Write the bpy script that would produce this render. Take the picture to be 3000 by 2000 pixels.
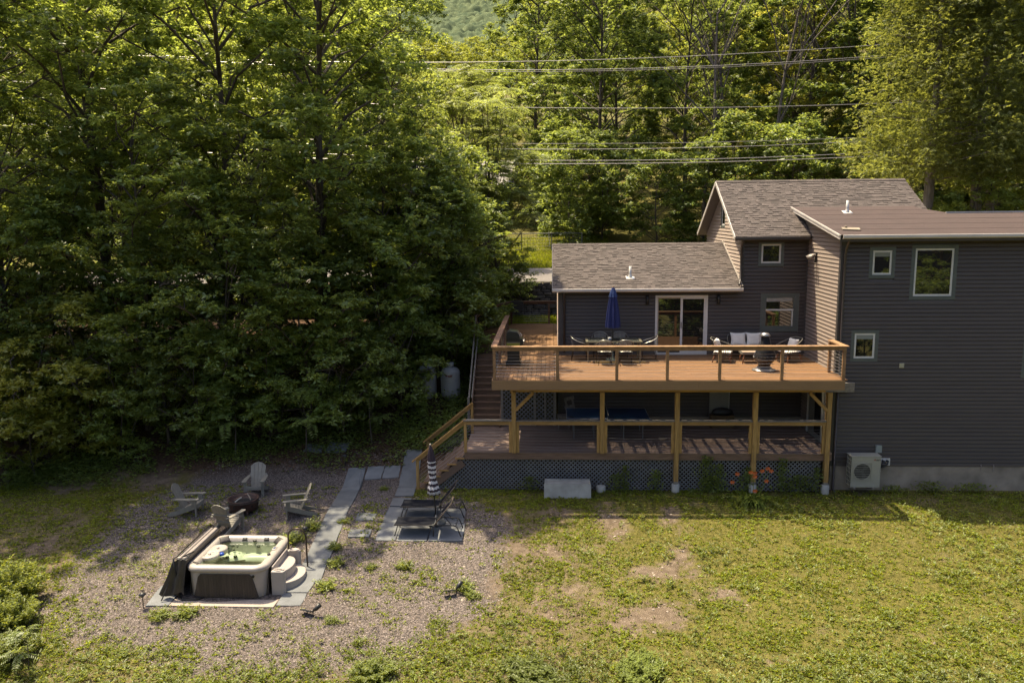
import bpy, math, random
import numpy as np
from mathutils import Vector, Matrix

for o in list(bpy.data.objects):
    bpy.data.objects.remove(o, do_unlink=True)
SC = bpy.context.scene
COL = SC.collection
R = math.radians
random.seed(7)
rng = np.random.default_rng(11)

# ---------------------------------------------------------------- camera, sky, sun, exposure
cam = bpy.data.cameras.new("camera")
cam.lens = 28.0; cam.sensor_width = 36.0; cam.sensor_fit = 'HORIZONTAL'
cam.clip_start = 0.1; cam.clip_end = 6000
camo = bpy.data.objects.new("camera", cam); COL.objects.link(camo)
camo.location = (0, 0, 8.9)
YAW, PITCH, ROLL = R(2.9), R(-9.0), R(-0.6)
camo.rotation_euler = (Matrix.Rotation(YAW, 3, 'Z') @ Matrix.Rotation(R(90) + PITCH, 3, 'X') @ Matrix.Rotation(ROLL, 3, 'Z')).to_euler()
SC.camera = camo

SUN_TO = Vector((-1.62, 1.29, 4.92)).normalized()
EL = math.asin(SUN_TO.z); AZ = math.atan2(SUN_TO.x, SUN_TO.y)
w = bpy.data.worlds.new("World"); SC.world = w; w.use_nodes = True
nt = w.node_tree; nt.nodes.clear()
sky = nt.nodes.new("ShaderNodeTexSky"); sky.sky_type = 'NISHITA'; sky.sun_disc = False
sky.sun_elevation = EL; sky.sun_rotation = AZ; sky.air_density = 0.8; sky.dust_density = 6.0; sky.altitude = 200
bg = nt.nodes.new("ShaderNodeBackground"); bg.inputs[1].default_value = 0.125
wo = nt.nodes.new("ShaderNodeOutputWorld")
nt.links.new(sky.outputs[0], bg.inputs[0]); nt.links.new(bg.outputs[0], wo.inputs[0])
sl = bpy.data.lights.new("sun", 'SUN'); sl.energy = 5.0; sl.angle = R(0.5); sl.color = (1.0, 0.855, 0.585)
so = bpy.data.objects.new("sun", sl); COL.objects.link(so)
so.rotation_euler = SUN_TO.to_track_quat('Z', 'Y').to_euler(); so.location = (-20, 20, 60)
SC.view_settings.view_transform = 'Standard'; SC.view_settings.look = 'None'
SC.view_settings.exposure = 1.05; SC.view_settings.gamma = 1.0; SC.view_settings.use_curve_mapping = False
cy = SC.cycles
cy.use_denoising = True
try: cy.denoiser = 'OPENIMAGEDENOISE'
except Exception: pass
cy.max_bounces = 8; cy.diffuse_bounces = 6; cy.glossy_bounces = 3; cy.transmission_bounces = 3; cy.transparent_max_bounces = 8
cy.caustics_reflective = False; cy.caustics_refractive = False
cy.use_adaptive_sampling = True; cy.adaptive_threshold = 0.02

# ---------------------------------------------------------------- helpers: materials
MATS = {}
def mat(name, col, rough=0.7, metal=0.0, var=0.0, vscale=6.0, bump=0.0, bscale=40.0, col2=None, stretch=(1, 1, 1), spec=0.5, island=0.0, coord='Object', sheen=0.0):
    """procedural Principled: base colour broken up by noise, per piece tint and fine bump"""
    m = bpy.data.materials.new(name); m.use_nodes = True; MATS[name] = m
    t = m.node_tree; n = t.nodes; L = t.links
    b = n["Principled BSDF"]
    b.inputs["Roughness"].default_value = rough; b.inputs["Metallic"].default_value = metal
    b.inputs["Specular IOR Level"].default_value = spec
    if sheen: b.inputs['Sheen Weight'].default_value = sheen; b.inputs['Sheen Roughness'].default_value = .45; b.inputs['Sheen Tint'].default_value = (1, .82, .72, 1)
    c = (*col, 1)
    b.inputs["Base Color"].default_value = c
    if var or bump or island or col2:
        tc = n.new("ShaderNodeTexCoord"); mp = n.new("ShaderNodeMapping"); mp.inputs["Scale"].default_value = stretch
        if coord == 'Geo':
            g = n.new("ShaderNodeNewGeometry"); L.new(g.outputs["Position"], mp.inputs[0])
        else:
            L.new(tc.outputs[coord], mp.inputs[0])
        out = None
        if var or col2:
            nz = n.new("ShaderNodeTexNoise"); nz.inputs["Scale"].default_value = vscale; nz.inputs["Detail"].default_value = 4
            L.new(mp.outputs[0], nz.inputs["Vector"])
            cr = n.new("ShaderNodeValToRGB")
            cr.color_ramp.elements[0].position = 0.3; cr.color_ramp.elements[1].position = 0.7
            lo = tuple(x * (1 - var) for x in col); hi = tuple(min(1, x * (1 + var)) for x in col)
            if col2: lo, hi = col, col2
            cr.color_ramp.elements[0].color = (*lo, 1); cr.color_ramp.elements[1].color = (*hi, 1)
            L.new(nz.outputs[0], cr.inputs[0]); out = cr.outputs[0]
        if island:
            g2 = n.new("ShaderNodeNewGeometry"); oi = n.new("ShaderNodeObjectInfo")
            ad = n.new("ShaderNodeMath"); ad.operation = 'ADD'; L.new(g2.outputs["Random Per Island"], ad.inputs[0]); L.new(oi.outputs["Random"], ad.inputs[1])
            fr = n.new("ShaderNodeMath"); fr.operation = 'FRACT'; L.new(ad.outputs[0], fr.inputs[0])
            mr = n.new("ShaderNodeMapRange"); mr.inputs[3].default_value = 1 - island; mr.inputs[4].default_value = 1 + island
            L.new(fr.outputs[0], mr.inputs[0])
            mx = n.new("ShaderNodeVectorMath"); mx.operation = 'SCALE'
            if out: L.new(out, mx.inputs[0])
            else: mx.inputs[0].default_value = col
            L.new(mr.outputs[0], mx.inputs["Scale"]); out = mx.outputs[0]
        if out: L.new(out, b.inputs["Base Color"])
        if bump:
            nb = n.new("ShaderNodeTexNoise"); nb.inputs["Scale"].default_value = bscale; nb.inputs["Detail"].default_value = 5
            L.new(mp.outputs[0], nb.inputs["Vector"])
            bp = n.new("ShaderNodeBump"); bp.inputs["Strength"].default_value = bump; bp.inputs["Distance"].default_value = 0.02
            L.new(nb.outputs[0], bp.inputs["Height"]); L.new(bp.outputs[0], b.inputs["Normal"])
    return m

def wood(name, col, grain=(1, 14, 14), var=0.28, rough=0.75, island=0.12, bump=0.25):
    return mat(name, col, rough, var=var, vscale=3.0, stretch=grain, bump=bump, bscale=9, island=island)

def leafmat(name, col, tcol, tf=0.4, isl=0.35, gloss=0.06, nscale=0.35, hue=0.0):
    m = bpy.data.materials.new(name); m.use_nodes = True; MATS[name] = m
    t = m.node_tree; n = t.nodes; L = t.links; n.clear()
    o = n.new("ShaderNodeOutputMaterial")
    g = n.new("ShaderNodeNewGeometry")
    nz = n.new("ShaderNodeTexNoise"); nz.inputs["Scale"].default_value = nscale; nz.inputs["Detail"].default_value = 2
    L.new(g.outputs["Position"], nz.inputs["Vector"])
    a = n.new("ShaderNodeMath"); a.operation = 'MULTIPLY_ADD'; a.inputs[1].default_value = 2 * isl; a.inputs[2].default_value = 1 - isl
    L.new(g.outputs["Random Per Island"], a.inputs[0])
    b = n.new("ShaderNodeMath"); b.operation = 'MULTIPLY_ADD'; b.inputs[1].default_value = 0.9; b.inputs[2].default_value = 0.55
    L.new(nz.outputs[0], b.inputs[0])
    ml = n.new("ShaderNodeMath"); ml.operation = 'MULTIPLY'; L.new(a.outputs[0], ml.inputs[0]); L.new(b.outputs[0], ml.inputs[1])
    def sc(c):
        v = n.new("ShaderNodeVectorMath"); v.operation = 'SCALE'; v.inputs[0].default_value = c; L.new(ml.outputs[0], v.inputs["Scale"]); return v.outputs[0]
    # reflectance of the leaf face; the mix with the translucent half scales it back to a leaf's 0.05 to 0.12
    d = n.new("ShaderNodeBsdfDiffuse"); L.new(sc(tuple(x / (1 - tf) * .86 for x in col)), d.inputs[0])
    tr = n.new("ShaderNodeBsdfTranslucent"); L.new(sc(tcol), tr.inputs[0])
    mx = n.new("ShaderNodeMixShader"); mx.inputs[0].default_value = tf; L.new(d.outputs[0], mx.inputs[1]); L.new(tr.outputs[0], mx.inputs[2])
    gl = n.new("ShaderNodeBsdfGlossy"); gl.inputs["Roughness"].default_value = 0.42; gl.inputs[0].default_value = (1, 1, 1, 1)
    m2 = n.new("ShaderNodeMixShader"); m2.inputs[0].default_value = gloss; L.new(mx.outputs[0], m2.inputs[1]); L.new(gl.outputs[0], m2.inputs[2])
    L.new(m2.outputs[0], o.inputs[0])
    return m

# ---------------------------------------------------------------- helpers: geometry
class MB:
    def __init__(s): s.v = []; s.f = []
    def add(s, vs, fs):
        k = len(s.v); s.v += [tuple(p) for p in vs]; s.f += [tuple(i + k for i in f) for f in fs]; return s
    def hexa(s, p):  # 8 points, bottom 4 then top 4, ccw from above
        return s.add(p, [(3, 2, 1, 0), (4, 5, 6, 7), (0, 1, 5, 4), (1, 2, 6, 5), (2, 3, 7, 6), (3, 0, 4, 7)])
    def box(s, x0, x1, y0, y1, z0, z1):
        return s.hexa([(x0, y0, z0), (x1, y0, z0), (x1, y1, z0), (x0, y1, z0), (x0, y0, z1), (x1, y0, z1), (x1, y1, z1), (x0, y1, z1)])
    def cbox(s, c, d, rot=None):
        M = rot if rot is not None else Matrix.Identity(3); c = Vector(c); h = [x / 2 for x in d]
        P = [c + M @ Vector((a * h[0], b * h[1], e * h[2])) for e in (-1, 1) for a, b in ((-1, -1), (1, -1), (1, 1), (-1, 1))]
        return s.hexa(P)
    def bar(s, p, q, w, h, up=(0, 0, 1)):  # rectangular bar from p to q, w sideways, h along up
        p = Vector(p); q = Vector(q); d = (q - p); L = d.length; d.normalize(); u = Vector(up)
        sd = d.cross(u)
        if sd.length < 1e-5: sd = d.cross(Vector((0, 1, 0)))
        sd.normalize(); u = sd.cross(d).normalized()
        return s.cbox((p + q) / 2, (w, L, h), Matrix((sd, d, u)).transposed())
    def tube(s, pts, r, n=6, cap=True):
        pts = [Vector(p) for p in pts]; m = len(pts); rs = r if isinstance(r, (list, tuple)) else [r] * m
        vs = []; prev = None
        for i, p in enumerate(pts):
            d = (pts[min(i + 1, m - 1)] - pts[max(i - 1, 0)]).normalized()
            if prev is None:
                a = Vector((0, 0, 1)) if abs(d.z) < 0.9 else Vector((1, 0, 0)); sd = d.cross(a).normalized()
            else:
                sd = (prev - d * prev.dot(d)).normalized()
            prev = sd; u = sd.cross(d)
            for k in range(n):
                t = 2 * math.pi * k / n; vs.append(p + (sd * math.cos(t) + u * math.sin(t)) * rs[i])
        fs = [(i * n + k, i * n + (k + 1) % n, (i + 1) * n + (k + 1) % n, (i + 1) * n + k) for i in range(m - 1) for k in range(n)]
        if cap: fs += [tuple(range(n - 1, -1, -1)), tuple((m - 1) * n + k for k in range(n))]
        return s.add(vs, fs)
    def lathe(s, prof, c=(0, 0, 0), n=24, sx=1, sy=1, rad=None, cap=True):  # prof [(r,z)], rad(theta,i)->factor
        vs = []; m = len(prof)
        for i, (r, z) in enumerate(prof):
            for k in range(n):
                t = 2 * math.pi * k / n; q = r * (rad(t, i) if rad else 1)
                vs.append((c[0] + q * math.cos(t) * sx, c[1] + q * math.sin(t) * sy, c[2] + z))
        fs = [(i * n + k, i * n + (k + 1) % n, (i + 1) * n + (k + 1) % n, (i + 1) * n + k) for i in range(m - 1) for k in range(n)]
        if cap: fs += [tuple(range(n - 1, -1, -1)), tuple((m - 1) * n + k for k in range(n))]
        return s.add(vs, fs)
    def prism(s, P, axis, a0, a1):  # polygon in the two other axes, extruded along axis
        def mk(u, v, a): return {'x': (a, u, v), 'y': (u, a, v), 'z': (u, v, a)}[axis]
        n = len(P); vs = [mk(u, v, a0) for u, v in P] + [mk(u, v, a1) for u, v in P]
        return s.add(vs, [tuple(range(n - 1, -1, -1)), tuple(range(n, 2 * n))] + [(i, (i + 1) % n, n + (i + 1) % n, n + i) for i in range(n)])
    def loft(s, loops, close=True, cap0=False, cap1=False):
        n = len(loops[0]); vs = [p for l in loops for p in l]
        fs = [(i * n + k, i * n + (k + 1) % n, (i + 1) * n + (k + 1) % n, (i + 1) * n + k) for i in range(len(loops) - 1) for k in range(n if close else n - 1)]
        if cap0: fs.append(tuple(range(n - 1, -1, -1)))
        if cap1: fs.append(tuple((len(loops) - 1) * n + k for k in range(n)))
        return s.add(vs, fs)
    def pillow(s, c, w, h, t, rot=None, n=8, pinch=0.10):
        M = rot if rot is not None else Matrix.Identity(3); c = Vector(c); vs = []; fs = []
        for sgn in (1, -1):
            k = len(vs)
            for i in range(n + 1):
                for j in range(n + 1):
                    u = 2 * i / n - 1; v = 2 * j / n - 1
                    px = u * (1 - pinch * (1 - v * v) * abs(u)) * w / 2; py = v * (1 - pinch * (1 - u * u) * abs(v)) * h / 2
                    th = t / 2 * ((1 - u ** 4) * (1 - v ** 4)) ** 0.5
                    vs.append(c + M @ Vector((px, py, sgn * th)))
            for i in range(n):
                for j in range(n):
                    a = k + i * (n + 1) + j; q = (a, a + n + 1, a + n + 2, a + 1)
                    fs.append(q if sgn > 0 else q[::-1])
        return s.add(vs, fs)

def wpos(o):
    p = Vector((0, 0, 0))
    while o is not None: p += Vector(o.location); o = o.parent
    return p
def finish(me, m, smooth):
    if m is not None: me.materials.append(MATS[m] if isinstance(m, str) else m)
    if smooth: me.polygons.foreach_set('use_smooth', [True] * len(me.polygons))
def obj(name, mb, m, parent=None, smooth=False, local=False, bevel=0.0):
    off = wpos(parent) if (parent is not None and not local) else Vector((0, 0, 0))
    me = bpy.data.meshes.new(name)
    me.from_pydata([(x - off.x, y - off.y, z - off.z) for x, y, z in mb.v], [], mb.f); me.update()
    finish(me, m, smooth)
    o = bpy.data.objects.new(name, me); COL.objects.link(o); o.parent = parent
    if bevel:
        b = o.modifiers.new("bevel", 'BEVEL'); b.width = bevel; b.segments = 2; b.limit_method = 'ANGLE'
    return o
def npmesh(name, v, tris, m):
    me = bpy.data.meshes.new(name); v = np.asarray(v, np.float32); tris = np.asarray(tris, np.int32); k = tris.shape[1]
    me.vertices.add(len(v)); me.vertices.foreach_set('co', v.ravel())
    me.loops.add(tris.size); me.loops.foreach_set('vertex_index', tris.ravel())
    me.polygons.add(len(tris)); me.polygons.foreach_set('loop_start', np.arange(0, tris.size, k, dtype=np.int32))
    me.polygons.foreach_set('loop_total', np.full(len(tris), k, np.int32))
    me.update(calc_edges=True); finish(me, m, False)
    return me
def link(name, me, parent=None, loc=(0, 0, 0), rot=(0, 0, 0), sc=(1, 1, 1)):
    o = bpy.data.objects.new(name, me); COL.objects.link(o); o.parent = parent; o.location = loc; o.rotation_euler = rot; o.scale = sc; return o
def tag(o, label=None, cat=None, group=None, kind=None):
    for k, v in (("label", label), ("category", cat), ("group", group), ("kind", kind)):
        if v: o[k] = v
    return o
def thing(name, loc, label, cat, rotz=0.0, group=None):
    o = bpy.data.objects.new(name, None); COL.objects.link(o); o.location = loc; o.rotation_euler = (0, 0, rotz); o.empty_display_size = 0.2
    return tag(o, label, cat, group)
def sub(name, parent):  # an Empty that holds the pieces of one part
    o = bpy.data.objects.new(name, None); COL.objects.link(o); o.parent = parent; o.empty_display_size = 0.1; return o
def copy_tree(o, loc=None, rotz=None, label=None, parent=None):
    c = o.copy(); COL.objects.link(c); c.parent = parent
    if loc is not None: c.location = loc
    if rotz is not None: c.rotation_euler = (0, 0, rotz)
    if label: c['label'] = label
    for ch in list(o.children): copy_tree(ch, parent=c)
    return c
def rrect(hx, hy, r, n=6, c=(0, 0)):
    P = []
    for (sx, sy, a) in ((1, -1, -90), (1, 1, 0), (-1, 1, 90), (-1, -1, 180)):
        for k in range(n + 1):
            t = R(a + 90 * k / n); P.append((c[0] + sx * (hx - r) + r * math.cos(t), c[1] + sy * (hy - r) + r * math.sin(t)))
    return P
def vnoise(x, y, scale, seed=0):
    x = np.asarray(x, float) / scale; y = np.asarray(y, float) / scale
    T = np.random.default_rng(seed).random((64, 64)); xi = np.floor(x).astype(int); yi = np.floor(y).astype(int)
    fx = x - xi; fy = y - yi; fx = fx * fx * (3 - 2 * fx); fy = fy * fy * (3 - 2 * fy)
    g = lambda a, b: T[a % 64, b % 64]
    return (g(xi, yi) * (1 - fx) + g(xi + 1, yi) * fx) * (1 - fy) + (g(xi, yi + 1) * (1 - fx) + g(xi + 1, yi + 1) * fx) * fy
def fnoise(x, y, scale, seed=0, o=4):
    s = 0; a = 0.5; t = 0
    for k in range(o):
        s = s + a * vnoise(x, y, scale / 2 ** k, seed + k); t += a; a *= 0.5
    return s / t

# ---------------------------------------------------------------- materials
mat('siding', (0.053, 0.041, 0.036), 0.5, var=0.10, vscale=1.5, island=0.06, bump=0.05, bscale=60, stretch=(1, 1, 6), coord='Geo', sheen=0.75)
mat('corner_trim', (0.0492, 0.0426, 0.041), 0.5, var=0.1)
mat('casing', (0.08, 0.092, 0.087), 0.5, var=0.1)
mat('white_vinyl', (0.574, 0.558, 0.533), 0.4, var=0.05)
mat('gutter_white', (0.508, 0.467, 0.435), 0.35, var=0.08, vscale=2)
mat('gutter_brown', (0.053, 0.0424, 0.0374), 0.4, var=0.15, vscale=3)
mat('shingle', (0.07, 0.055, 0.05), 0.92, var=0.22, vscale=20, island=0.27, bump=0.5, bscale=90, coord='Geo')
mat('roll_roof', (0.048, 0.029, 0.025), 0.9, var=0.10, vscale=2.0, island=0.04, bump=0.25, bscale=120, coord='Geo')
mat('flashing', (0.262, 0.23, 0.206), 0.5, metal=0.3, var=0.1)
mat('concrete', (0.27, 0.225, 0.175), 0.9, var=0.3, vscale=1.7, bump=0.4, bscale=14, coord='Geo')
mat('concrete_pale', (0.36, 0.345, 0.31), 0.9, var=0.2, vscale=3, bump=0.3, bscale=30)
wood('deck_board', (0.168, 0.082, 0.029), (1.0, 14, 14), island=.2); wood('deck_board_y', (0.168, 0.082, 0.029), (14, 1.0, 14), island=.2)
wood('fascia', (0.246, 0.148, 0.0697), (0.7, 8, 8), var=0.08)
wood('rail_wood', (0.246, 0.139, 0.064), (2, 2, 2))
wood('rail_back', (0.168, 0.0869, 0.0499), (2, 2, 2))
wood('lower_board', (0.20, 0.138, 0.112), (1.0, 14, 14)); wood('step_board', (0.164, 0.102, 0.0697), (14, 1, 14))
wood('stair_wood', (0.164, 0.0968, 0.0615), (1, 12, 12))
wood('pt_post', (0.35, 0.205, 0.065), (9, 9, 0.9), var=0.3, rough=0.7)
wood('pt_rail', (0.35, 0.2, 0.065), (0.9, 9, 9), var=0.25, rough=0.7)
wood('grey_plank', (0.187, 0.162, 0.137), (5, 5, 5))
mat('lattice', (0.14, 0.135, 0.135), 0.6, var=0.15, vscale=3)
mat('cable', (0.343, 0.343, 0.343), 0.3, metal=0.8)
mat('joist', (0.0869, 0.0561, 0.0343), 0.85, var=0.2)
mat('black_metal', (0.018, 0.018, 0.02), 0.45, spec=0.5)
mat('dark_tube', (0.0218, 0.0199, 0.0199), 0.4, metal=0.2)
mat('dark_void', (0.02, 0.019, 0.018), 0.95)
mat('bluestone', (0.134, 0.14, 0.147), 0.85, var=0.18, vscale=2.5, island=0.12, bump=0.25, bscale=8, coord='Geo')
mat('stone', (0.106, 0.0869, 0.0748), 0.92, var=0.3, vscale=5, island=0.38, bump=0.6, bscale=9, coord='Geo')
mat('asphalt', (0.143, 0.128, 0.121), 0.95, var=0.12, vscale=0.8, bump=0.2, bscale=60, coord='Geo')
def glass_dark(nm='window_glass', base=.13):
    m = bpy.data.materials.new(nm); m.use_nodes = True; MATS[nm] = m
    t = m.node_tree; n = t.nodes; n.clear(); L = t.links
    o = n.new("ShaderNodeOutputMaterial"); d = n.new("ShaderNodeBsdfDiffuse"); d.inputs[0].default_value = (0.012, 0.012, 0.012, 1)
    g = n.new("ShaderNodeBsdfGlossy"); g.inputs["Roughness"].default_value = 0.015
    mx = n.new("ShaderNodeMixShader"); lw = n.new("ShaderNodeLayerWeight"); lw.inputs[0].default_value = 0.25
    ma = n.new("ShaderNodeMath"); ma.operation = 'MULTIPLY_ADD'; ma.inputs[1].default_value = 0.6; ma.inputs[2].default_value = base
    L.new(lw.outputs["Fresnel"], ma.inputs[0]); L.new(ma.outputs[0], mx.inputs[0]); L.new(d.outputs[0], mx.inputs[1]); L.new(g.outputs[0], mx.inputs[2]); L.new(mx.outputs[0], o.inputs[0])
glass_dark()
glass_dark('screened_glass', .035)
def clear_tint(name, tint, refl=0.08, rough=0.02):
    m = bpy.data.materials.new(name); m.use_nodes = True; MATS[name] = m
    t = m.node_tree; n = t.nodes; n.clear(); L = t.links
    o = n.new("ShaderNodeOutputMaterial"); d = n.new("ShaderNodeBsdfTransparent"); d.inputs[0].default_value = (*tint, 1)
    g = n.new("ShaderNodeBsdfGlossy"); g.inputs["Roughness"].default_value = rough
    nz = n.new("ShaderNodeTexNoise"); nz.inputs["Scale"].default_value = 5; bp = n.new("ShaderNodeBump"); bp.inputs["Strength"].default_value = 0.12; bp.inputs["Distance"].default_value = 0.05
    L.new(nz.outputs[0], bp.inputs["Height"]); L.new(bp.outputs[0], g.inputs["Normal"])
    mx = n.new("ShaderNodeMixShader"); fr = n.new("ShaderNodeFresnel"); fr.inputs[0].default_value = 1.33
    ma = n.new("ShaderNodeMath"); ma.operation = 'ADD'; ma.inputs[1].default_value = refl
    L.new(fr.outputs[0], ma.inputs[0]); L.new(ma.outputs[0], mx.inputs[0]); L.new(d.outputs[0], mx.inputs[1]); L.new(g.outputs[0], mx.inputs[2]); L.new(mx.outputs[0], o.inputs[0])
clear_tint('tub_water', (0.84, 0.95, 0.84), 0.0); clear_tint('table_glass', (0.55, 0.60, 0.55), 0.06, 0.25)
# ---------------------------------------------------------------- the setting: ground, road, hills
def zg(X, Y):
    X = np.asarray(X, float); Y = np.asarray(Y, float)
    f = np.where(Y < 23, -0.12 * (23 - Y), 0.0)
    lp = np.interp(Y, [25.3, 27.3, 30.5, 36.5, 39.9], [0, .72, 1.85, 3.7, 3.8])
    hp = np.interp(Y, [28.6, 36.4, 39.9], [0, 3.72, 3.8])
    t = np.clip((X + 3.6) / 1.2, 0, 1); t = t * t * (3 - 2 * t)
    mid = lp * (1 - t) + hp * t
    far = np.interp(Y, [40.02, 40.2, 47, 60, 75, 120, 400, 600, 900, 1500, 3000], [3.8, 5.5, 5.85, 7.2, 9.5, 20, 70, 140, 260, 520, 700])
    z = np.where(Y < 25, f, np.where(Y < 40.02, mid, far))
    return z
def z1(x, y): return float(zg(x, y))
GP = np.array([(-13.0, 18.2), (-13.3, 21), (-12.9, 24), (-12.0, 26.0), (-9.5, 26.9), (-7.2, 26.9), (-5.5, 27.4), (-4.6, 26.6), (-4.5, 24.9), (-3.3, 24.0), (-2.3, 24.0), (-1.85, 23.2), (-1.7, 21.6), (-1.1, 19.5), (-1.5, 17.6), (-3.5, 16.0), (-7, 15.7), (-10.5, 16.3)])
def inpoly(X, Y, P):
    c = np.zeros(X.shape, bool); n = len(P); j = n - 1
    for i in range(n):
        xi, yi = P[i]; xj, yj = P[j]
        k = ((yi > Y) != (yj > Y)) & (X < (xj - xi) * (Y - yi) / (yj - yi + 1e-12) + xi)
        c ^= k; j = i
    return c
def gravel_mask(X, Y):
    s = 0
    for k in range(5):
        a = k * 1.2566
        s = s + inpoly(X + .35 * math.cos(a) + 2.0 * (fnoise(X, Y, 1.6, 3) - .5), Y + .35 * math.sin(a) + 2.0 * (fnoise(X, Y, 1.6, 9) - .5), GP)
    return s / 5.0
def grass_density(X, Y):
    """0 bare .. 1 full"""
    n = fnoise(X, Y, 3.2, 21); n2 = fnoise(X, Y, 0.9, 33)
    d = np.clip((n - .40) * 1.6 + (n2 - .5) * 3.2 + .84, 0, 1)
    bare = np.exp(-(((X - 0.3) / 2.6) ** 2 + ((Y - 19.6) / 2.4) ** 2)) + .8 * np.exp(-(((X - 3.5) / 1.6) ** 2 + ((Y - 18.2) / 1.6) ** 2))
    d = d * (1 - .12 * np.clip(bare, 0, 1)) + np.clip((X - 4) / 7, 0, .35) + np.clip((17.2 - Y) / 2.5, 0, .5)
    g = gravel_mask(X, Y)
    gw = np.clip((fnoise(X, Y, 1.3, 55) - .53) * 6, 0, 1) * (.45 + .45 * np.clip((-9.8 - X) / 2, 0, 1) + .5 * np.clip((18.0 - Y) / 1.2, 0, 1)) + .11 + .28 * np.clip((-10.0 - X) / 2, 0, 1) + .12 * np.clip((18.0 - Y) / 1.5, 0, 1)
    d = np.clip(d, 0, 1) * (1 - g) + gw * g
    shade = np.clip((Y - 25.4) / 1.4, 0, 1)
    return np.clip(d * (1 - shade * .55), 0, 1)
xs = np.concatenate([[-3000, -1500, -700, -300, -120, -60, -40, -30, -24], np.arange(-20, 19, .2), [22, 30, 40, 60, 120, 300, 700, 1500, 3000]])
ys = np.concatenate([[-800, -300, -120, -60, -30, -10, 0, 8], np.arange(12, 28.6, .2), np.arange(29, 40, .5), [40.02, 40.2], np.arange(41, 52, 1.0), np.arange(52, 124, 4), [150, 200, 300, 400, 500, 600, 700, 900, 1200, 1500, 3000]])
GX, GY = np.meshgrid(xs, ys); GZ = zg(GX, GY)
GZ = GZ + np.where((GY > 48), (fnoise(GX, GY, 30, 5) - .5) * np.clip((GY - 48) / 30, 0, 3), 0)
GZ = GZ + np.where((GY < 25) & (GY > 12), (fnoise(GX, GY, 1.4, 61) - .5) * .07, 0)
nx, ny = len(xs), len(ys)
I = (np.arange(ny - 1)[:, None] * nx + np.arange(nx - 1)[None]).ravel()
gm = npmesh('ground', np.stack([GX.ravel(), GY.ravel(), GZ.ravel()], 1), np.stack([I, I + 1, I + nx + 1, I + nx], 1), None)
gm.polygons.foreach_set('use_smooth', [True] * len(gm.polygons))
ca = gm.color_attributes.new('mask', 'FLOAT_COLOR', 'POINT')
near = (GY < 41)
mk = np.zeros((ny * nx, 4), np.float32); mk[:, 3] = 1
mk[:, 0] = (gravel_mask(GX, GY)).ravel(); gd = grass_density(GX, GY) * np.where(GY < 23.5, .42 + .58 * np.clip((GX - .5 + 3 * (fnoise(GX, GY, 2.5, 19) - .5)) / 4, 0, 1), 1)
mk[:, 1] = np.where(near, gd, .9).ravel()
mk[:, 2] = np.where(near & (GX < -3), np.clip((GY - 25.6 + 1.2 * (fnoise(GX, GY, 1.5, 8) - .5)) / .8, 0, 1), 0).ravel()
und = (GX > -2.9) & (GX < 9.1) & (GY > 25.05) & (GY < 29)  # bare earth under the decks, crawlspace shade put into its dark colour
mk[und.ravel(), 0] = 0; mk[und.ravel(), 1] = 0; mk[und.ravel(), 2] = 1
ca.data.foreach_set('color', mk.ravel())
def ground_mat():
    m = bpy.data.materials.new('ground'); m.use_nodes = True; t = m.node_tree; n = t.nodes; L = t.links; b = n["Principled BSDF"]
    b.inputs["Roughness"].default_value = .95; b.inputs["Specular IOR Level"].default_value = .2
    g = n.new("ShaderNodeNewGeometry"); at = n.new("ShaderNodeAttribute"); at.attribute_name = 'mask'
    sp = n.new("ShaderNodeSeparateColor"); L.new(at.outputs["Color"], sp.inputs[0])
    def noise(s, d=4):
        z = n.new("ShaderNodeTexNoise"); z.inputs["Scale"].default_value = s; z.inputs["Detail"].default_value = d; L.new(g.outputs["Position"], z.inputs["Vector"]); return z.outputs[0]
    def ramp(src, a, c, p=.3, q=.7):
        r = n.new("ShaderNodeValToRGB"); r.color_ramp.elements[0].position = p; r.color_ramp.elements[1].position = q
        r.color_ramp.elements[0].color = (*a, 1); r.color_ramp.elements[1].color = (*c, 1); L.new(src, r.inputs[0]); return r.outputs[0]
    def mix(f, a, c):
        x = n.new("ShaderNodeMix"); x.data_type = 'RGBA'; L.new(f, x.inputs[0]); L.new(a, x.inputs[6]); L.new(c, x.inputs[7]); return x.outputs[2]
    soil = ramp(noise(5, 8), (.085, .062, .043), (.19, .145, .105))
    vo = n.new("ShaderNodeTexVoronoi"); vo.inputs["Scale"].default_value = 34; L.new(g.outputs["Position"], vo.inputs["Vector"])
    sv = n.new("ShaderNodeSeparateColor"); L.new(vo.outputs["Color"], sv.inputs[0])
    grav = ramp(sv.outputs[0], (.045, .037, .034), (.19, .155, .138), .05, .95)
    gras = ramp(noise(9, 6), (.062, .060, .013), (.155, .135, .036))
    litt = ramp(noise(14, 8), (.035, .024, .015), (.13, .072, .042))
    def rough_edge(f, sc, k, lo_=.25):
        a = n.new("ShaderNodeMath"); a.operation = 'MULTIPLY_ADD'; L.new(noise(sc, 6), a.inputs[0]); a.inputs[1].default_value = k; L.new(f, a.inputs[2])
        b2 = n.new("ShaderNodeMapRange"); b2.inputs[1].default_value = lo_ + k * .5; b2.inputs[2].default_value = lo_ + .5 + k * .5; L.new(a.outputs[0], b2.inputs[0]); return b2.outputs[0]
    c = mix(rough_edge(sp.outputs[1], 7, 1.3, .15), soil, gras); c = mix(rough_edge(sp.outputs[0], 5, .9), c, grav); c = mix(sp.outputs[2], c, litt)
    L.new(c, b.inputs["Base Color"])
    bp = n.new("ShaderNodeBump"); bp.inputs["Strength"].default_value = .8; bp.inputs["Distance"].default_value = .03
    L.new(vo.outputs["Distance"], bp.inputs["Height"]); L.new(bp.outputs[0], b.inputs["Normal"])
    return m
gm.materials.append(ground_mat())
GROUND = link('ground', gm); tag(GROUND, kind='structure')

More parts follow.
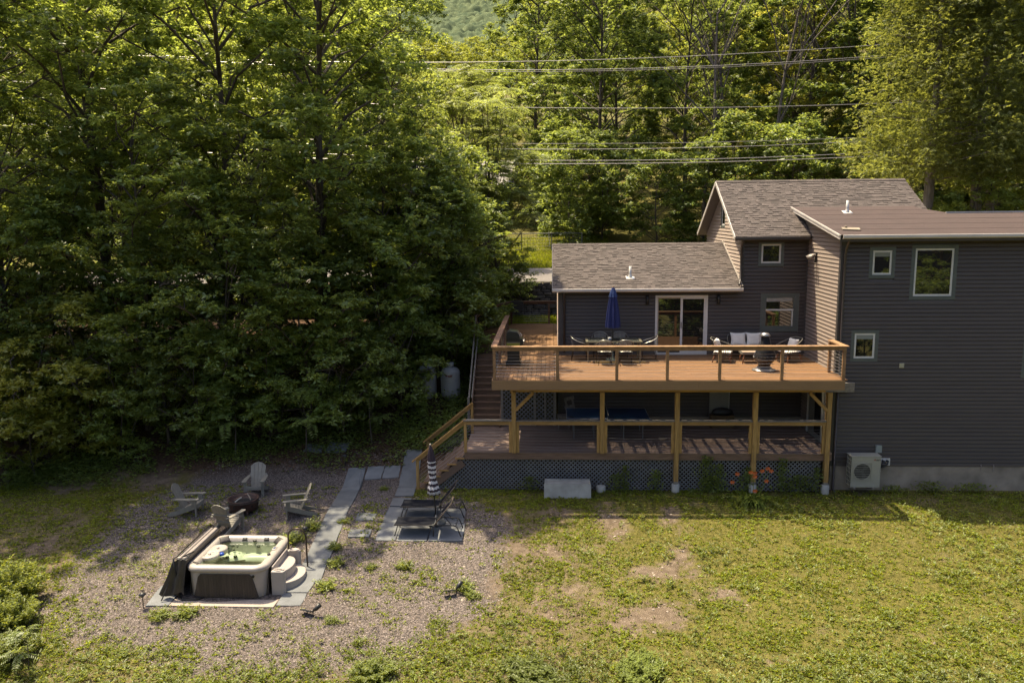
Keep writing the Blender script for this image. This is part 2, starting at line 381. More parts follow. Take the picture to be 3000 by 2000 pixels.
mb = MB()
rx = np.linspace(-90, 90, 40)
for i in range(len(rx) - 1):
    y0, y1 = 40.55, 46.4
    a = [(rx[i], y0), (rx[i + 1], y0), (rx[i + 1], y1), (rx[i], y1)]
    mb.add([(x, y, z1(x, y) + .03) for x, y in a], [(0, 1, 2, 3)])
tag(obj('road', mb, 'asphalt'), kind='structure')

# wooded mountainside seen through the gap between the trees
hx = np.arange(-190, 70, 1.7); hy = np.arange(380, 860, 1.7)
HX, HY = np.meshgrid(hx, hy)
cc = np.random.default_rng(5); cx = cc.uniform(-195, 75, 12000); cyy = cc.uniform(375, 865, 12000); ch = cc.uniform(0, 9, 12000); crr = cc.uniform(1.6, 4.6, 12000)
bumpz = np.zeros_like(HX)
for a, b_, h_, r_ in zip(cx, cyy, ch, crr):
    i0, i1 = np.searchsorted(hx, [a - r_, a + r_]); j0, j1 = np.searchsorted(hy, [b_ - r_, b_ + r_])
    if i1 > i0 and j1 > j0:
        q = np.clip(1 - ((HX[j0:j1, i0:i1] - a) ** 2 + (HY[j0:j1, i0:i1] - b_) ** 2) / r_ ** 2, 0, 1) ** .5 * (h_ + r_)
        bumpz[j0:j1, i0:i1] = np.maximum(bumpz[j0:j1, i0:i1], q)
HZ = zg(HX, HY) + 2 + bumpz * .6 + 30 * (fnoise(HX, HY, 120, 77) - .5)
n1, n2 = len(hx), len(hy)
I = (np.arange(n2 - 1)[:, None] * n1 + np.arange(n1 - 1)[None]).ravel()
mat('far_wood', (0.060, 0.085, 0.050), 1.0, col2=(0.120, 0.145, 0.075), vscale=0.16, coord='Geo', spec=0.05, bump=0.7, bscale=0.7)
tag(link('hills', npmesh('hills', np.stack([HX.ravel(), HY.ravel(), HZ.ravel()], 1), np.stack([I, I + 1, I + n1 + 1, I + n1], 1), 'far_wood')), kind='structure')

# ---------------------------------------------------------------- dry stone retaining wall under the road
sw = thing('retaining_wall', (-1, 40, 3.8), 'dry stacked fieldstone retaining wall below the road behind the deck', 'wall')
mat('wall_core', (0.0374, 0.0312, 0.028), 0.95, var=.3, bump=.8, bscale=5)
obj('wall_core', MB().box(-30, 9, 39.86, 40.25, 3.5, 5.48), 'wall_core', sw)
rs = random.Random(3); z = 3.72; rows = []
while z < 5.5:
    h = rs.uniform(.10, .21); x = -4.6
    while x < 2.0:
        wd = rs.uniform(.22, .62)
        if rs.random() < .07: wd, hh = .6, h * 1.9
        else: hh = h
        rows.append((x, wd, z, hh)); x += wd + .015
    z += h + .012
for (x, wd, z, h) in rows[:290]:
    mb = MB(); d = rs.uniform(.04, .16); j = lambda s: rs.uniform(-s, s)
    P = [(x + j(.02) + wd * .06, z + j(.015)), (x + wd * .5, z - .01 + j(.01)), (x + wd * .95 + j(.02), z + j(.015)), (x + wd + j(.01), z + h * .5), (x + wd * .92, z + h + j(.012)), (x + wd * .45, z + h + j(.02)), (x + wd * .07, z + h + j(.012)), (x + j(.01), z + h * .5)]
    cxx = x + wd / 2; cz = z + h / 2
    Q = [(cxx + (a - cxx) * .8, cz + (b - cz) * .75) for a, b in P]
    l0 = [(a, 39.87, b) for a, b in P]; l1 = [(a, 39.87 - d * .6, b) for a, b in P]; l2 = [(a, 39.87 - d, b) for a, b in Q]
    mb.loft([l2, l1, l0], cap0=True); obj('stone', mb, 'stone', sw)

# ---------------------------------------------------------------- house
HOUSE = thing('house', (6.0, 29.0, 0.0), 'dark brown sided two storey house with grey shingle roofs and flat brown wing', 'house')
CH = 0.1275; JOIN = None
def siding(part, plane, a0, a1, z0, z1_, pos, opens=(), span=None):
    """clapboard courses on a wall; plane 'y' faces -Y at y=pos, 'x' faces -X at x=pos; span(z)->(a0,a1) trims a gable"""
    z = z0
    while z < z1_ - .02:
        zt = min(z + CH, z1_); zm = (z + zt) / 2
        lo, hi = (a0, a1) if span is None else span(zm)
        segs = [(lo, hi)]
        for (o0, o1, p0, p1) in opens:
            if zt > p0 + .05 and z < p1 - .05:
                ns = []
                for s in segs:
                    if o1 <= s[0] or o0 >= s[1]: ns.append(s); continue
                    if o0 - s[0] > .02: ns.append((s[0], o0))
                    if s[1] - o1 > .02: ns.append((o1, s[1]))
                segs = ns
        hh = zt - z
        for s in segs:
            if s[1] - s[0] < .03: continue
            P = [(pos, z), (pos - .044, z), (pos - .044, z + .008), (pos - .034, z + hh * .60), (pos - .006, zt + .004), (pos, zt + .004)]
            if JOIN is not None: JOIN.prism(P, 'x' if plane == 'y' else 'y', s[0], s[1]); continue
            obj('siding_board', MB().prism(P, 'x' if plane == 'y' else 'y', s[0], s[1]), 'siding', part)
        z = zt
def solid(mb, name='wall_core'): return obj(name, mb, 'corner_trim', HOUSE)

# wall cores (closed volumes behind the boards)
solid(MB().box(.27, 6.72, 28.502, 35.2, 0, 6.2))
solid(MB().prism([(28.502, 6.2), (35.2, 6.2), (31.75, 7.62)], 'x', .27, 6.72), 'gable_core')
solid(MB().prism([(28.502, 0), (35.0, 0), (35.0, 8.1), (31.75, 9.95), (28.502, 8.1)], 'x', 6.722, 13.1))
solid(MB().prism([(25.302, .0), (28.3, .0), (28.3, 8.68), (25.302, 8.16)], 'x', 9.002, 18.6))
solid(MB().prism([(28.3, 7.0), (29.95, 7.0), (29.95, 8.96), (28.3, 8.68)], 'x', 9.004, 12.9))
# openings, outer edge of the casing
O_DOOR = (3.69, 5.54, 3.92, 6.03); O_W5 = (7.39, 8.73, 4.72, 6.13); O_W6 = (7.25, 8.13, 7.04, 7.91)
O_W1 = (9.83, 10.62, 6.85, 7.81); O_W2 = (11.10, 12.50, 6.17, 7.87); O_W3 = (9.41, 10.26, 4.22, 5.23); O_W4 = (14.69, 16.1, 3.70, 5.3)
wf = sub('front_wall', HOUSE); wf.location = (0, 0, 0)
siding(wf, 'y', .36, 6.7, 1.62, 6.2, 28.5, [O_DOOR])
siding(wf, 'y', 6.7, 8.99, 1.62, 8.08, 28.5, [O_W5, O_W6])
ww = sub('wing_front_wall', HOUSE); siding(ww, 'y', 9.1, 18.6, .80, 8.12, 25.3, [O_W1, O_W2, O_W3, O_W4])
wsd = sub('wing_side_wall', HOUSE)
siding(wsd, 'x', 25.4, 29.9, .80, 8.9, 9.0, [(26.05, 27.75, 0.8, 3.42)], span=lambda z: (25.4, 28.49) if z < 8.0 else (max(25.4, 25.3 + (z - 8.16) / .1727 + .1), 29.9))
wg = sub('gable_wall', HOUSE)
siding(wg, 'x', 28.5, 35.0, 6.3, 9.9, 6.72, [(31.42, 32.18, 8.33, 9.32)], span=lambda z: (28.5 if z < 8.05 else 28.5 + (z - 8.05) / .571, 35.0 if z < 8.05 else 35.0 - (z - 8.05) / .571))
wl = sub('side_wall', HOUSE)
JOIN = MB()
siding(wl, 'x', 28.6, 35.2, 3.85, 7.5, .27, span=lambda z: (28.6 if z < 6.15 else 28.55 + (z - 6.15) / .42, 35.2 if z < 6.15 else 35.2 - (z - 6.15) / .42))
obj('siding_board', JOIN, 'siding', wl)['kind'] = 'stuff'; JOIN = None
# foundation, sills, corner boards
obj('foundation', MB().box(9.0, 18.6, 25.27, 25.30, -.5, .80).box(8.97, 9.0, 25.27, 28.4, -.5, .80), 'concrete', HOUSE)
obj('concrete_sill', MB().box(.3, 8.98, 28.40, 28.498, 1.2, 1.60), 'concrete', HOUSE)
for b in ((8.955, 9.10, 25.255, 25.40, .80, 8.14), (.225, .36, 28.46, 28.60, 1.3, 6.2), (8.93, 8.995, 28.43, 28.497, 3.9, 8.05), (6.665, 6.76, 28.45, 28.55, 6.35, 8.03)):
    obj('corner_board', MB().box(*b), 'corner_trim', HOUSE)

def roof_shingles(part, x0, x1, ey, ez, ry, rz, n_single, name='shingle', seed=1, xfn=None):
    rs = random.Random(seed); S = Vector((0, ry - ey, rz - ez)); Ls = S.length; S.normalize(); N = Vector((0, -S.z, S.y)); O = Vector((0, ey, ez))
    big = MB(); i = 0; cnt = 0; C = .142
    while i * C < Ls - .02:
        s0 = i * C; s1 = min(s0 + C + .05, Ls); x = x0 - rs.uniform(0, .2)
        while x < x1 - .01:
            wd = rs.uniform(.10, .26); a = max(x, x0); b = min(x + wd, x1); x += wd
            if b - a < .02: continue
            t = .024 if rs.random() < .45 else .010
            P = []
            for off0, off1 in ((.001, .001), (t, .005)):
                for (xx, s, o_) in ((a + .002, s0, off0), (b - .002, s0, off0), (b - .002, s1, off1), (a + .002, s1, off1)):
                    p = O + S * s + N * o_; P.append((xx, p.y, p.z))
            if cnt < n_single: obj(name, MB().hexa(P), 'shingle', part); cnt += 1
            else: big.hexa(P)
        i += 1
    o = obj(name, big, 'shingle', part); o['kind'] = 'stuff'
def slab(pts_top, th):  # pts_top: polygon (x,y,z) ccw from above
    n = len(pts_top); mb = MB(); vs = list(pts_top) + [(x, y, z - th) for x, y, z in pts_top]
    return mb.add(vs, [tuple(range(n)), tuple(range(2 * n - 1, n - 1, -1))] + [(i, n + i, n + (i + 1) % n, (i + 1) % n) for i in range(n)])
# low roof
rl = sub('low_roof', HOUSE)
obj('roof_deck', slab([(.05, 28.12, 6.28), (6.70, 28.12, 6.28), (6.70, 31.7, 7.74), (.05, 31.7, 7.74)], .10), 'gutter_brown', rl)
obj('roof_back', slab([(.05, 31.702, 7.74), (6.70, 31.702, 7.74), (6.70, 35.4, 6.25), (.05, 35.4, 6.25)], .10), 'shingle', rl)
roof_shingles(rl, .03, 6.70, 28.10, 6.275, 31.7, 7.745, 150, seed=4)
for k in range(22): obj('ridge_cap', slab([(.03 + k * .303, 31.56, 7.715), (.03 + k * .303 + .30, 31.56, 7.715), (.03 + k * .303 + .30, 31.7, 7.775), (.03 + k * .303, 31.7, 7.775)], .012), 'shingle', rl)
obj('step_flashing', MB().bar((6.66, 28.15, 6.37), (6.66, 31.7, 7.83), .05, .03), 'flashing', rl)
obj('rake_board', MB().bar((.03, 28.1, 6.20), (.03, 31.7, 7.67), .03, .15).bar((.03, 31.72, 7.67), (.03, 35.4, 6.2), .03, .15), 'gutter_brown', rl)
def gutter(x0, x1, y, z, m, parent, hang=0):
    g = obj('gutter', MB().prism([(y, z), (y, z + .008), (y + .032, z + .016), (y + .032, z - .085), (y + .10, z - .085), (y + .10, z - .09), (y + .035, z - .105), (y, z - .07)], 'x', x0, x1), m, parent)
    return g
gutter(.02, 6.66, 27.99, 6.30, 'gutter_white', HOUSE)
# gable roof
rg = sub('gable_roof', HOUSE)
obj('roof_deck', slab([(6.36, 28.12, 8.09), (13.45, 28.12, 8.09), (13.45, 31.7, 10.10), (6.36, 31.7, 10.10)], .11), 'gutter_brown', rg)
obj('roof_back', slab([(6.36, 31.702, 10.10), (13.45, 31.702, 10.10), (13.45, 35.3, 8.07), (6.36, 35.3, 8.07)], .11), 'shingle', rg)
roof_shingles(rg, 6.34, 13.46, 28.10, 8.08, 31.7, 10.105, 150, seed=8)
for k in range(23): obj('ridge_cap', slab([(6.34 + k * .31, 31.56, 10.06), (6.34 + k * .31 + .305, 31.56, 10.06), (6.34 + k * .31 + .305, 31.7, 10.135), (6.34 + k * .31, 31.7, 10.135)], .012), 'shingle', rg)
obj('rake_board', MB().bar((6.335, 28.10, 8.02), (6.335, 31.7, 10.04), .03, .13), 'gutter_white', rg)
obj('rake_board', MB().bar((6.335, 31.7, 10.04), (6.335, 35.3, 8.0), .03, .13), 'gutter_white', rg)
obj('soffit', MB().bar((6.53, 28.3, 8.03), (6.53, 31.6, 9.90), .34, .02).bar((6.53, 31.8, 9.90), (6.53, 35.2, 7.98), .34, .02), 'siding', rg)
gutter(6.34, 8.86, 27.98, 8.06, 'gutter_brown', HOUSE)
for x in (6.55, 7.25, 7.9, 8.5): obj('gutter_hanger', MB().box(x, x + .04, 27.985, 28.09, 8.052, 8.078), 'flashing', HOUSE)
# wing roof in rolled strips
rw = sub('wing_roof', HOUSE)
pl = lambda y: 8.185 + .1727 * (y - 24.71)
obj('roof_deck', slab([(8.74, 24.80, pl(24.80)), (18.8, 24.80, pl(24.80)), (18.8, 28.32, pl(28.32)), (13.62, 28.32, pl(28.32)), (13.15, 29.0, pl(29.0)), (13.0, 29.93, pl(29.93)), (8.74, 29.93, pl(29.93))], .12), 'gutter_brown', rw)
for k in range(6):
    y0 = 24.78 + k * .86; y1 = y0 + .9; xr = 18.82
    if y0 > 28.2: xr = 13.05
    elif y1 > 28.32: y1 = 28.33
    if y1 > 29.93: y1 = 29.93
    obj('roofing_strip', slab([(8.72, y0, pl(y0) + .012), (xr, y0, pl(y0) + .012), (xr, y1, pl(y1) + .006), (8.72, y1, pl(y1) + .006)], .006), 'roll_roof', rw)
obj('valley_apron', slab([(13.03, 28.30, pl(28.3) + .004), (13.7, 28.30, pl(28.3) + .004), (13.2, 29.1, pl(29.1) + .004), (13.03, 29.3, pl(29.3) + .004)], .02), 'roll_roof', rw)
obj('rake_board', MB().bar((8.725, 24.75, pl(24.75) - .055), (8.725, 29.9, pl(29.9) - .055), .03, .14), 'gutter_white', rw)
obj('rake_board', MB().bar((8.70, 24.74, pl(24.74) - .0), (8.70, 29.9, pl(29.9) + .0), .02, .05), 'gutter_white', rw)
obj('edge_flashing', MB().bar((13.5, 28.34, pl(28.34) + .03), (18.8, 28.34, pl(28.34) + .03), .05, .05), 'gutter_white', rw)
obj('soffit', MB().box(8.75, 18.7, 24.84, 25.29, 8.06, 8.075).bar((8.87, 25.3, pl(25.3) - .14), (8.87, 29.8, pl(29.8) - .14), .24, .02), 'gutter_brown', rw)
obj('fascia_board', MB().box(8.75, 18.7, 24.80, 24.83, 8.00, 8.19), 'gutter_brown', rw)
gutter(8.80, 18.7, 24.69, 8.19, 'gutter_white', HOUSE)
# roof vents and a paving tile left on the wing roof
def vent(x, y, z, parent, s=1.0):
    v = sub('vent_pipe', parent)
    obj('pipe', MB().lathe([(.045, -.1), (.045, .40), (.038, .40), (.038, .3)], (x, y, z), 14), 'white_vinyl', v, True)
    obj('flashing', MB().lathe([(.075, .0), (.06, .07), (.052, .10)], (x, y, z), 14).cbox((x, y, z), (.30, .30, .012), Matrix.Rotation(R(18), 3, 'X')), 'white_vinyl', v)
vent(2.83, 28.95, 6.64, HOUSE); vent(10.27, 28.6, pl(28.6) + .03, HOUSE)
pv = thing('paving_tile', (9.3, 25.6, pl(25.6)), 'thin pale tile with a stone on it lying on the flat brown roof', 'tile')
mat('tile', (0.225, 0.187, 0.137), .9, var=.2)
obj('tile', MB().cbox((9.33, 25.58, pl(25.58) + .035), (.52, .34, .03), Matrix.Rotation(R(9.8), 3, 'X') @ Matrix.Rotation(R(-12), 3, 'Z')), 'tile', pv)
obj('stone', MB().lathe([(.02, -.02), (.05, .0), (.04, .03), (.01, .04)], (9.22, 25.72, pl(25.72) + .07), 8), 'tile', pv)
# downspouts
def spout(pts, name='downspout'): obj(name, MB().tube(pts, .04, 8), 'gutter_brown', HOUSE, True)
spout([(9.02, 24.76, 8.10), (9.03, 24.85, 8.0), (9.07, 25.16, 7.75), (9.07, 25.21, 7.6), (9.07, 25.21, .05), (9.1, 25.05, -.02)])
spout([(6.60, 28.03, 7.98), (6.62, 28.25, 7.8), (6.64, 28.40, 7.65), (6.64, 28.40, 6.62), (6.58, 28.2, 6.48), (6.52, 28.05, 6.42)])
spout([(.42, 28.03, 6.22), (.44, 28.3, 6.0), (.45, 28.42, 5.85), (.45, 28.42, 4.0)])
# windows
def window(o, y, kind='fixed', m_frame='white_vinyl', cw=.105, plane='y', name='window'):
    a0, a1, z0, z1_ = o; wn = sub(name, HOUSE)
    def bx(p0, p1, d0, d1, q0, q1):  # d: distance outward
        if plane == 'y': return (p0, p1, y - d1, y - d0, q0, q1)
        return (y - d1, y - d0, p0, p1, q0, q1)
    if cw:
        obj('casing', MB().box(*bx(a0, a1, 0, .035, z1_ - cw, z1_)).box(*bx(a0, a1, 0, .037, z0, z0 + cw)).box(*bx(a0, a0 + cw, 0, .034, z0 + cw, z1_ - cw)).box(*bx(a1 - cw, a1, 0, .034, z0 + cw, z1_ - cw)), 'casing', wn)
    b0, b1, c0, c1 = a0 + cw, a1 - cw, z0 + cw, z1_ - cw; fw = .06
    obj('frame', MB().box(*bx(b0, b1, -.01, .018, c1 - fw, c1)).box(*bx(b0, b1, -.01, .018, c0, c0 + fw)).box(*bx(b0, b0 + fw, -.01, .018, c0 + fw, c1 - fw)).box(*bx(b1 - fw, b1, -.01, .018, c0 + fw, c1 - fw)), m_frame, wn)
    obj('pane', MB().box(*bx(b0 + fw, b1 - fw, -.006, .004, c0 + fw, c1 - fw)), 'window_glass', wn)
    return wn, bx, (b0, b1, c0, c1)
mat('blind', (0.206, 0.218, 0.194), .8); mat('blind_lit', (0.312, 0.293, 0.262), .7, var=.1)
for o in (O_W1, O_W3):
    wn, bx, (b0, b1, c0, c1) = window(o, 25.3)
    obj('blind', MB().box(*bx(b0 + .062, b1 - .062, .003, .007, c1 - .19, c1 - .062)), 'blind', wn)
window(O_W2, 25.3, cw=.115); window(O_W4, 25.3)
wn, bx, (b0, b1, c0, c1) = window(O_W6, 28.5, cw=.10)
wn, bx, (b0, b1, c0, c1) = window(O_W5, 28.5, m_frame='casing', cw=.14)
zm = (c0 + c1) / 2 + .04
obj('meeting_rail', MB().box(*bx(b0 + .05, b1 - .05, .004, .03, zm, zm + .055)), 'white_vinyl', wn)
obj('sash', MB().box(*bx(b1 - .10, b1 - .06, .004, .024, c0 + .05, zm)), 'white_vinyl', wn)
for k in range(5): obj('blind_slat', MB().box(*bx(b0 + .07, b1 - .09, .004, .012, c1 - .10 - k * .026, c1 - .078 - k * .026)), 'blind_lit', wn)
window((31.42, 32.18, 8.33, 9.32), 6.72, cw=.09, plane='x')
# sliding glass door
ds = sub('sliding_door', HOUSE); x0, x1, zb, zt = 3.69, 5.54, 3.90, 6.03; ym = 28.5
obj('frame', MB().box(x0, x1, ym - .05, ym, zt - .07, zt).box(x0, x0 + .08, ym - .05, ym, zb, zt - .07).box(x1 - .08, x1, ym - .05, ym, zb, zt - .07).box(x0 + .08, x1 - .08, ym - .06, ym, zb, zb + .07), 'white_vinyl', ds)
mat('beige_frame', (0.312, 0.262, 0.206), .5)
xm = (x0 + x1) / 2
obj('fixed_sash', MB().box(x0 + .08, x0 + .12, ym - .02, ym, zb + .07, zt - .07).box(xm - .02, xm + .02, ym - .018, ym, zb + .07, zt - .07).box(x0 + .12, xm - .02, ym - .02, ym, zt - .12, zt - .07), 'beige_frame', ds)
sp_ = obj('sliding_sash', MB().box(xm - .035, xm + .045, ym - .045, ym - .02, zb + .072, zt - .07).box(x1 - .14, x1 - .082, ym - .045, ym - .02, zb + .072, zt - .07).box(xm + .045, x1 - .14, ym - .045, ym - .02, zt - .13, zt - .072).box(xm + .045, x1 - .14, ym - .045, ym - .02, zb + .072, zb + .15), 'white_vinyl', ds)
obj('pane', MB().box(x0 + .12, xm - .02, ym - .012, ym - .004, zb + .07, zt - .12), 'window_glass', ds)
obj('pane', MB().box(xm + .045, x1 - .14, ym - .034, ym - .026, zb + .15, zt - .13), 'screened_glass', ds)
obj('handle', MB().box(xm - .015, xm + .01, ym - .065, ym - .045, 4.85, 5.07), 'black_metal', ds)
obj('threshold', MB().box(x0 - .02, x1 + .02, ym - .075, ym, zb - .035, zb), 'flashing', ds)
# lights on the walls
for x in (3.40, 5.90):
    s_ = sub('wall_sconce', HOUSE)
    obj('backplate', MB().box(x - .055, x + .055, 28.44, 28.48, 5.78, 5.98), 'black_metal', s_)
    obj('shade', MB().lathe([(.04, -.16), (.055, -.16), (.055, .16), (.03, .17)], (x, 28.39, 5.88), 12), 'black_metal', s_, True)
fl = sub('floodlight', HOUSE)
obj('base', MB().lathe([(.07, -.03), (.07, .03)], (8.95, 27.55, 7.5), 12), 'black_metal', fl)
for dy in (-.07, .09):
    obj('lamp_head', MB().tube([(8.95, 27.55, 7.5), (8.86, 27.55 + dy, 7.48), (8.80, 27.55 + dy, 7.44), (8.68, 27.55 + dy * 1.4, 7.36)], [.02, .025, .055, .075], 10), 'flashing', fl, True)
obj('sensor', MB().box(8.90, 8.965, 27.53, 27.58, 7.2, 7.45), 'black_metal', fl)
# side door to the lower deck, sills and small fixtures on the wing front
sd = sub('side_door', HOUSE)
obj('jamb', MB().box(8.93, 8.999, 27.60, 27.72, 1.3, 3.36).box(8.93, 8.999, 26.10, 26.20, 1.3, 3.36).box(8.93, 8.999, 26.2, 27.6, 3.26, 3.36), 'white_vinyl', sd)
mat('door_grey', (0.175, 0.175, 0.168), .5)
obj('door_leaf', MB().box(8.955, 8.998, 26.2, 27.6, 1.3, 3.26), 'door_grey', sd)
obj('pane', MB().box(8.945, 8.956, 26.35, 26.95, 1.5, 3.0), 'window_glass', sd)
obj('handle', MB().tube([(8.95, 27.42, 1.9), (8.90, 27.42, 1.95), (8.90, 27.42, 2.6), (8.95, 27.42, 2.65)], .012, 6), 'flashing', sd)
mat('cream_plastic', (0.386, 0.355, 0.249), .5); mat('grey_box', (0.249, 0.274, 0.262), .6)
vb = sub('dryer_vent', HOUSE)
obj('vent_plate', MB().box(10.94, 11.09, 25.24, 25.28, 4.02, 4.17), 'cream_plastic', vb, bevel=.01)
for k in range(3): obj('louver', MB().box(10.955, 11.075, 25.232, 25.24, 4.035 + k * .043, 4.07 + k * .043), 'cream_plastic', vb)
obj('disconnect_box', MB().box(10.36, 10.54, 25.18, 25.28, 1.27, 1.5), 'grey_box', HOUSE)
pp_ = sub('pipe_plate', HOUSE)
obj('plate', MB().box(10.55, 10.84, 25.22, 25.276, .84, 1.07), 'white_vinyl', pp_)
for x, z in ((10.60, 1.0), (10.73, 1.0), (10.66, .93)): obj('pipe', MB().tube([(x, 25.25, z), (x, 25.12, z), (x - .05, 25.05, z - .06), (x - .25, 25.02, z - .1)], .035, 8), 'black_metal', pp_, True)
for x in (13.69, 14.08): obj('pipe', MB().tube([(x + .02, 25.27, .86), (x, 25.2, .84), (x - .02, 25.2, .66)], .014, 6), 'flashing', HOUSE)

# ---------------------------------------------------------------- outdoor heat pump unit on wall brackets
ac = thing('outdoor_condenser', (9.87, 24.9, .0), 'beige outdoor heat pump unit with round fan grille on wall brackets', 'heat pump')
mat('ac_body', (0.312, 0.299, 0.249), .45, var=.04); mat('ac_dark', (0.0374, 0.0343, 0.0312), .7); mat('ac_fin', (0.0748, 0.0748, 0.0748), .5, metal=.4)
X0, X1, Yf, Yb, Zb, Zt = 9.42, 10.35, 24.72, 25.08, .27, 1.30
obj('casing', MB().box(X0 + .02, X1, Yf, Yb, Zb, Zt - .03), 'ac_body', ac, bevel=.01)
obj('lid', MB().box(X0 - .01, X1 + .012, Yf - .012, Yb + .01, Zt - .03, Zt), 'ac_body', ac, bevel=.008)
fcx, fcz, fr_ = 9.775, .80, .265
gr = obj('fan_surround', MB().box(fcx - .30, fcx + .30, Yf - .018, Yf - .001, fcz - .29, fcz - .27).box(fcx - .30, fcx + .30, Yf - .018, Yf - .001, fcz + .27, fcz + .29).box(fcx - .30, fcx - .28, Yf - .018, Yf - .001, fcz - .27, fcz + .27).box(fcx + .28, fcx + .30, Yf - .018, Yf - .001, fcz - .27, fcz + .27), 'ac_body', ac)
ring = [(fcx + fr_ * math.cos(t), Yf - .02, fcz + fr_ * math.sin(t)) for t in np.linspace(0, 2 * math.pi, 33)]
obj('fan_ring', MB().tube(ring, .012, 6), 'ac_body', ac, True)
obj('fan_opening', MB().prism([(fcx + fr_ * math.cos(t), fcz + fr_ * math.sin(t)) for t in np.linspace(0, 2 * math.pi, 32, endpoint=False)], 'y', Yf - .012, Yf - .004), 'ac_dark', ac)
fan = obj('fan', MB().prism([(fcx + .05 * math.cos(t), fcz + .05 * math.sin(t)) for t in np.linspace(0, 2 * math.pi, 12, endpoint=False)], 'y', Yf - .018, Yf - .012), 'ac_fin', ac)
for k in range(3):
    a = k * 2.094 + .4; c_, s_ = math.cos(a), math.sin(a)
    P = [(fcx + .05 * math.cos(a + .3), fcz + .05 * math.sin(a + .3)), (fcx + .24 * math.cos(a + .1), fcz + .24 * math.sin(a + .1)), (fcx + .24 * math.cos(a + .9), fcz + .24 * math.sin(a + .9)), (fcx + .05 * math.cos(a + 1), fcz + .05 * math.sin(a + 1))]
    obj('blade', MB().prism(P, 'y', Yf - .016, Yf - .013), 'ac_fin', fan)
for k in range(-3, 4):
    zz = fcz + k * .072; hw = math.sqrt(max(fr_ ** 2 - (zz - fcz) ** 2, .001))
    obj('grille_bar', MB().tube([(fcx - hw, Yf - .026, zz), (fcx + hw, Yf - .026, zz)], .0045, 5), 'ac_body', gr)
for k in range(7): obj('side_guard', MB().box(X0 - .012, X0 + .018, Yf + .02, Yb - .02, Zb + .05 + k * .14, Zb + .062 + k * .14), 'ac_body', ac)
for k in range(3): obj('side_guard', MB().box(X0 - .014, X0 + .016, Yf + .05 + k * .12, Yf + .062 + k * .12, Zb + .03, Zt - .05), 'ac_body', ac)
obj('coil', MB().box(X0, X0 + .018, Yf + .02, Yb - .02, Zb + .02, Zt - .04), 'ac_dark', ac)
for x in (X0 + .02, X1 - .06): obj('side_handle', MB().box(x, x + .06, Yf - .014, Yf - .0015, .80, .825), 'ac_body', ac)
for x in (X0 + .13, X1 - .22): obj('bracket', MB().box(x, x + .05, 24.70, 25.26, .22, .268).bar((x + .025, 24.78, .24), (x + .025, 25.25, .05), .04, .03), 'flashing', ac)
mat('logo_red', (0.28, 0.0187, 0.0187), .5); mat('logo_grey', (0.0623, 0.0623, 0.0623), .6)
lg = sub('logo', ac)
for k, (dx, dz) in enumerate(((0, .032), (-.026, .0), (.026, .0))):
    c0 = (10.155 + dx, 1.165 + dz)
    if k == 0: P = [(c0[0], c0[1] - .018), (c0[0] + .013, c0[1] + .004), (c0[0], c0[1] + .026), (c0[0] - .013, c0[1] + .004)]
    else: sg = 1 if k == 2 else -1; P = [(10.155, 1.179), (10.155 + sg * .026, 1.179), (10.155 + sg * .039, 1.157), (10.155 + sg * .013, 1.157)][::sg]
    obj('diamond', MB().prism(P, 'y', Yf - .006, Yf - .0015), 'logo_red', lg)
def lettering(txt, size, loc, rot, m, parent, width=None):
    c = bpy.data.curves.new('lettering', 'FONT'); c.body = txt; c.size = size; c.extrude = .001; c.materials.append(MATS[m]); c.align_y = 'CENTER'
    tmp = bpy.data.objects.new('lettering', c); COL.objects.link(tmp); bpy.context.view_layer.update()
    me = bpy.data.meshes.new_from_object(tmp.evaluated_get(bpy.context.evaluated_depsgraph_get())); bpy.data.objects.remove(tmp); bpy.data.curves.remove(c)
    o = bpy.data.objects.new('lettering', me); COL.objects.link(o); o.parent = parent; p = wpos(parent); o.location = Vector(loc) - p; o.rotation_euler = rot
    if width: o.scale = (width, 1, 1)
    return o
lettering('MITSUBISHI', .042, (10.205, Yf - .004, 1.172), (R(90), 0, 0), 'logo_grey', lg, .62)
lettering('ELECTRIC', .026, (10.205, Yf - .004, 1.148), (R(90), 0, 0), 'logo_grey', lg, .7)
# ---------------------------------------------------------------- two level deck
DECK = thing('wooden_deck', (3.5, 25.0, 0.0), 'two level wooden deck with cable railings, stairs and grey lattice skirt', 'deck')
UZ, LZ = 3.88, 1.30
ud = sub('upper_deck', DECK)
rs = random.Random(12)
# boards along X on the main part, laid in two lengths
y = 24.06; k = 0
while y < 28.42:
    cut = rs.choice((3.6, 4.4, 5.3, 6.2)); x1 = 8.93
    for a, b in ((.235, cut - .003), (cut + .003, x1)):
        obj('deck_board', MB().box(a, b, y, y + .126, UZ - .025, UZ + rs.uniform(-.0015, .0015)), 'deck_board', ud)
    y += .147
# border board and boards along Y on the left part
obj('deck_board', MB().box(.085, .222, 24.06, 36.9, UZ - .028, UZ + .001), 'deck_board_y', ud)
x = -1.80
while x < .07:
    obj('deck_board', MB().box(x, x + .134, 24.06, 33.2, UZ - .028, UZ + rs.uniform(-.001, .001)), 'deck_board_y', ud); x += .1445
y = 33.215
while y < 36.9:
    lx = -3.0 if y < 34.6 else -3.0 + (y - 34.6) * .5
    obj('deck_board', MB().box(lx, .07, y, y + .134, UZ - .028, UZ), 'deck_board', ud); y += .147
x = -3.05
while x < -1.85:
    obj('deck_board', MB().box(x, x + .134, 31.32, 33.2, UZ - .028, UZ), 'deck_board_y', ud); x += .1445
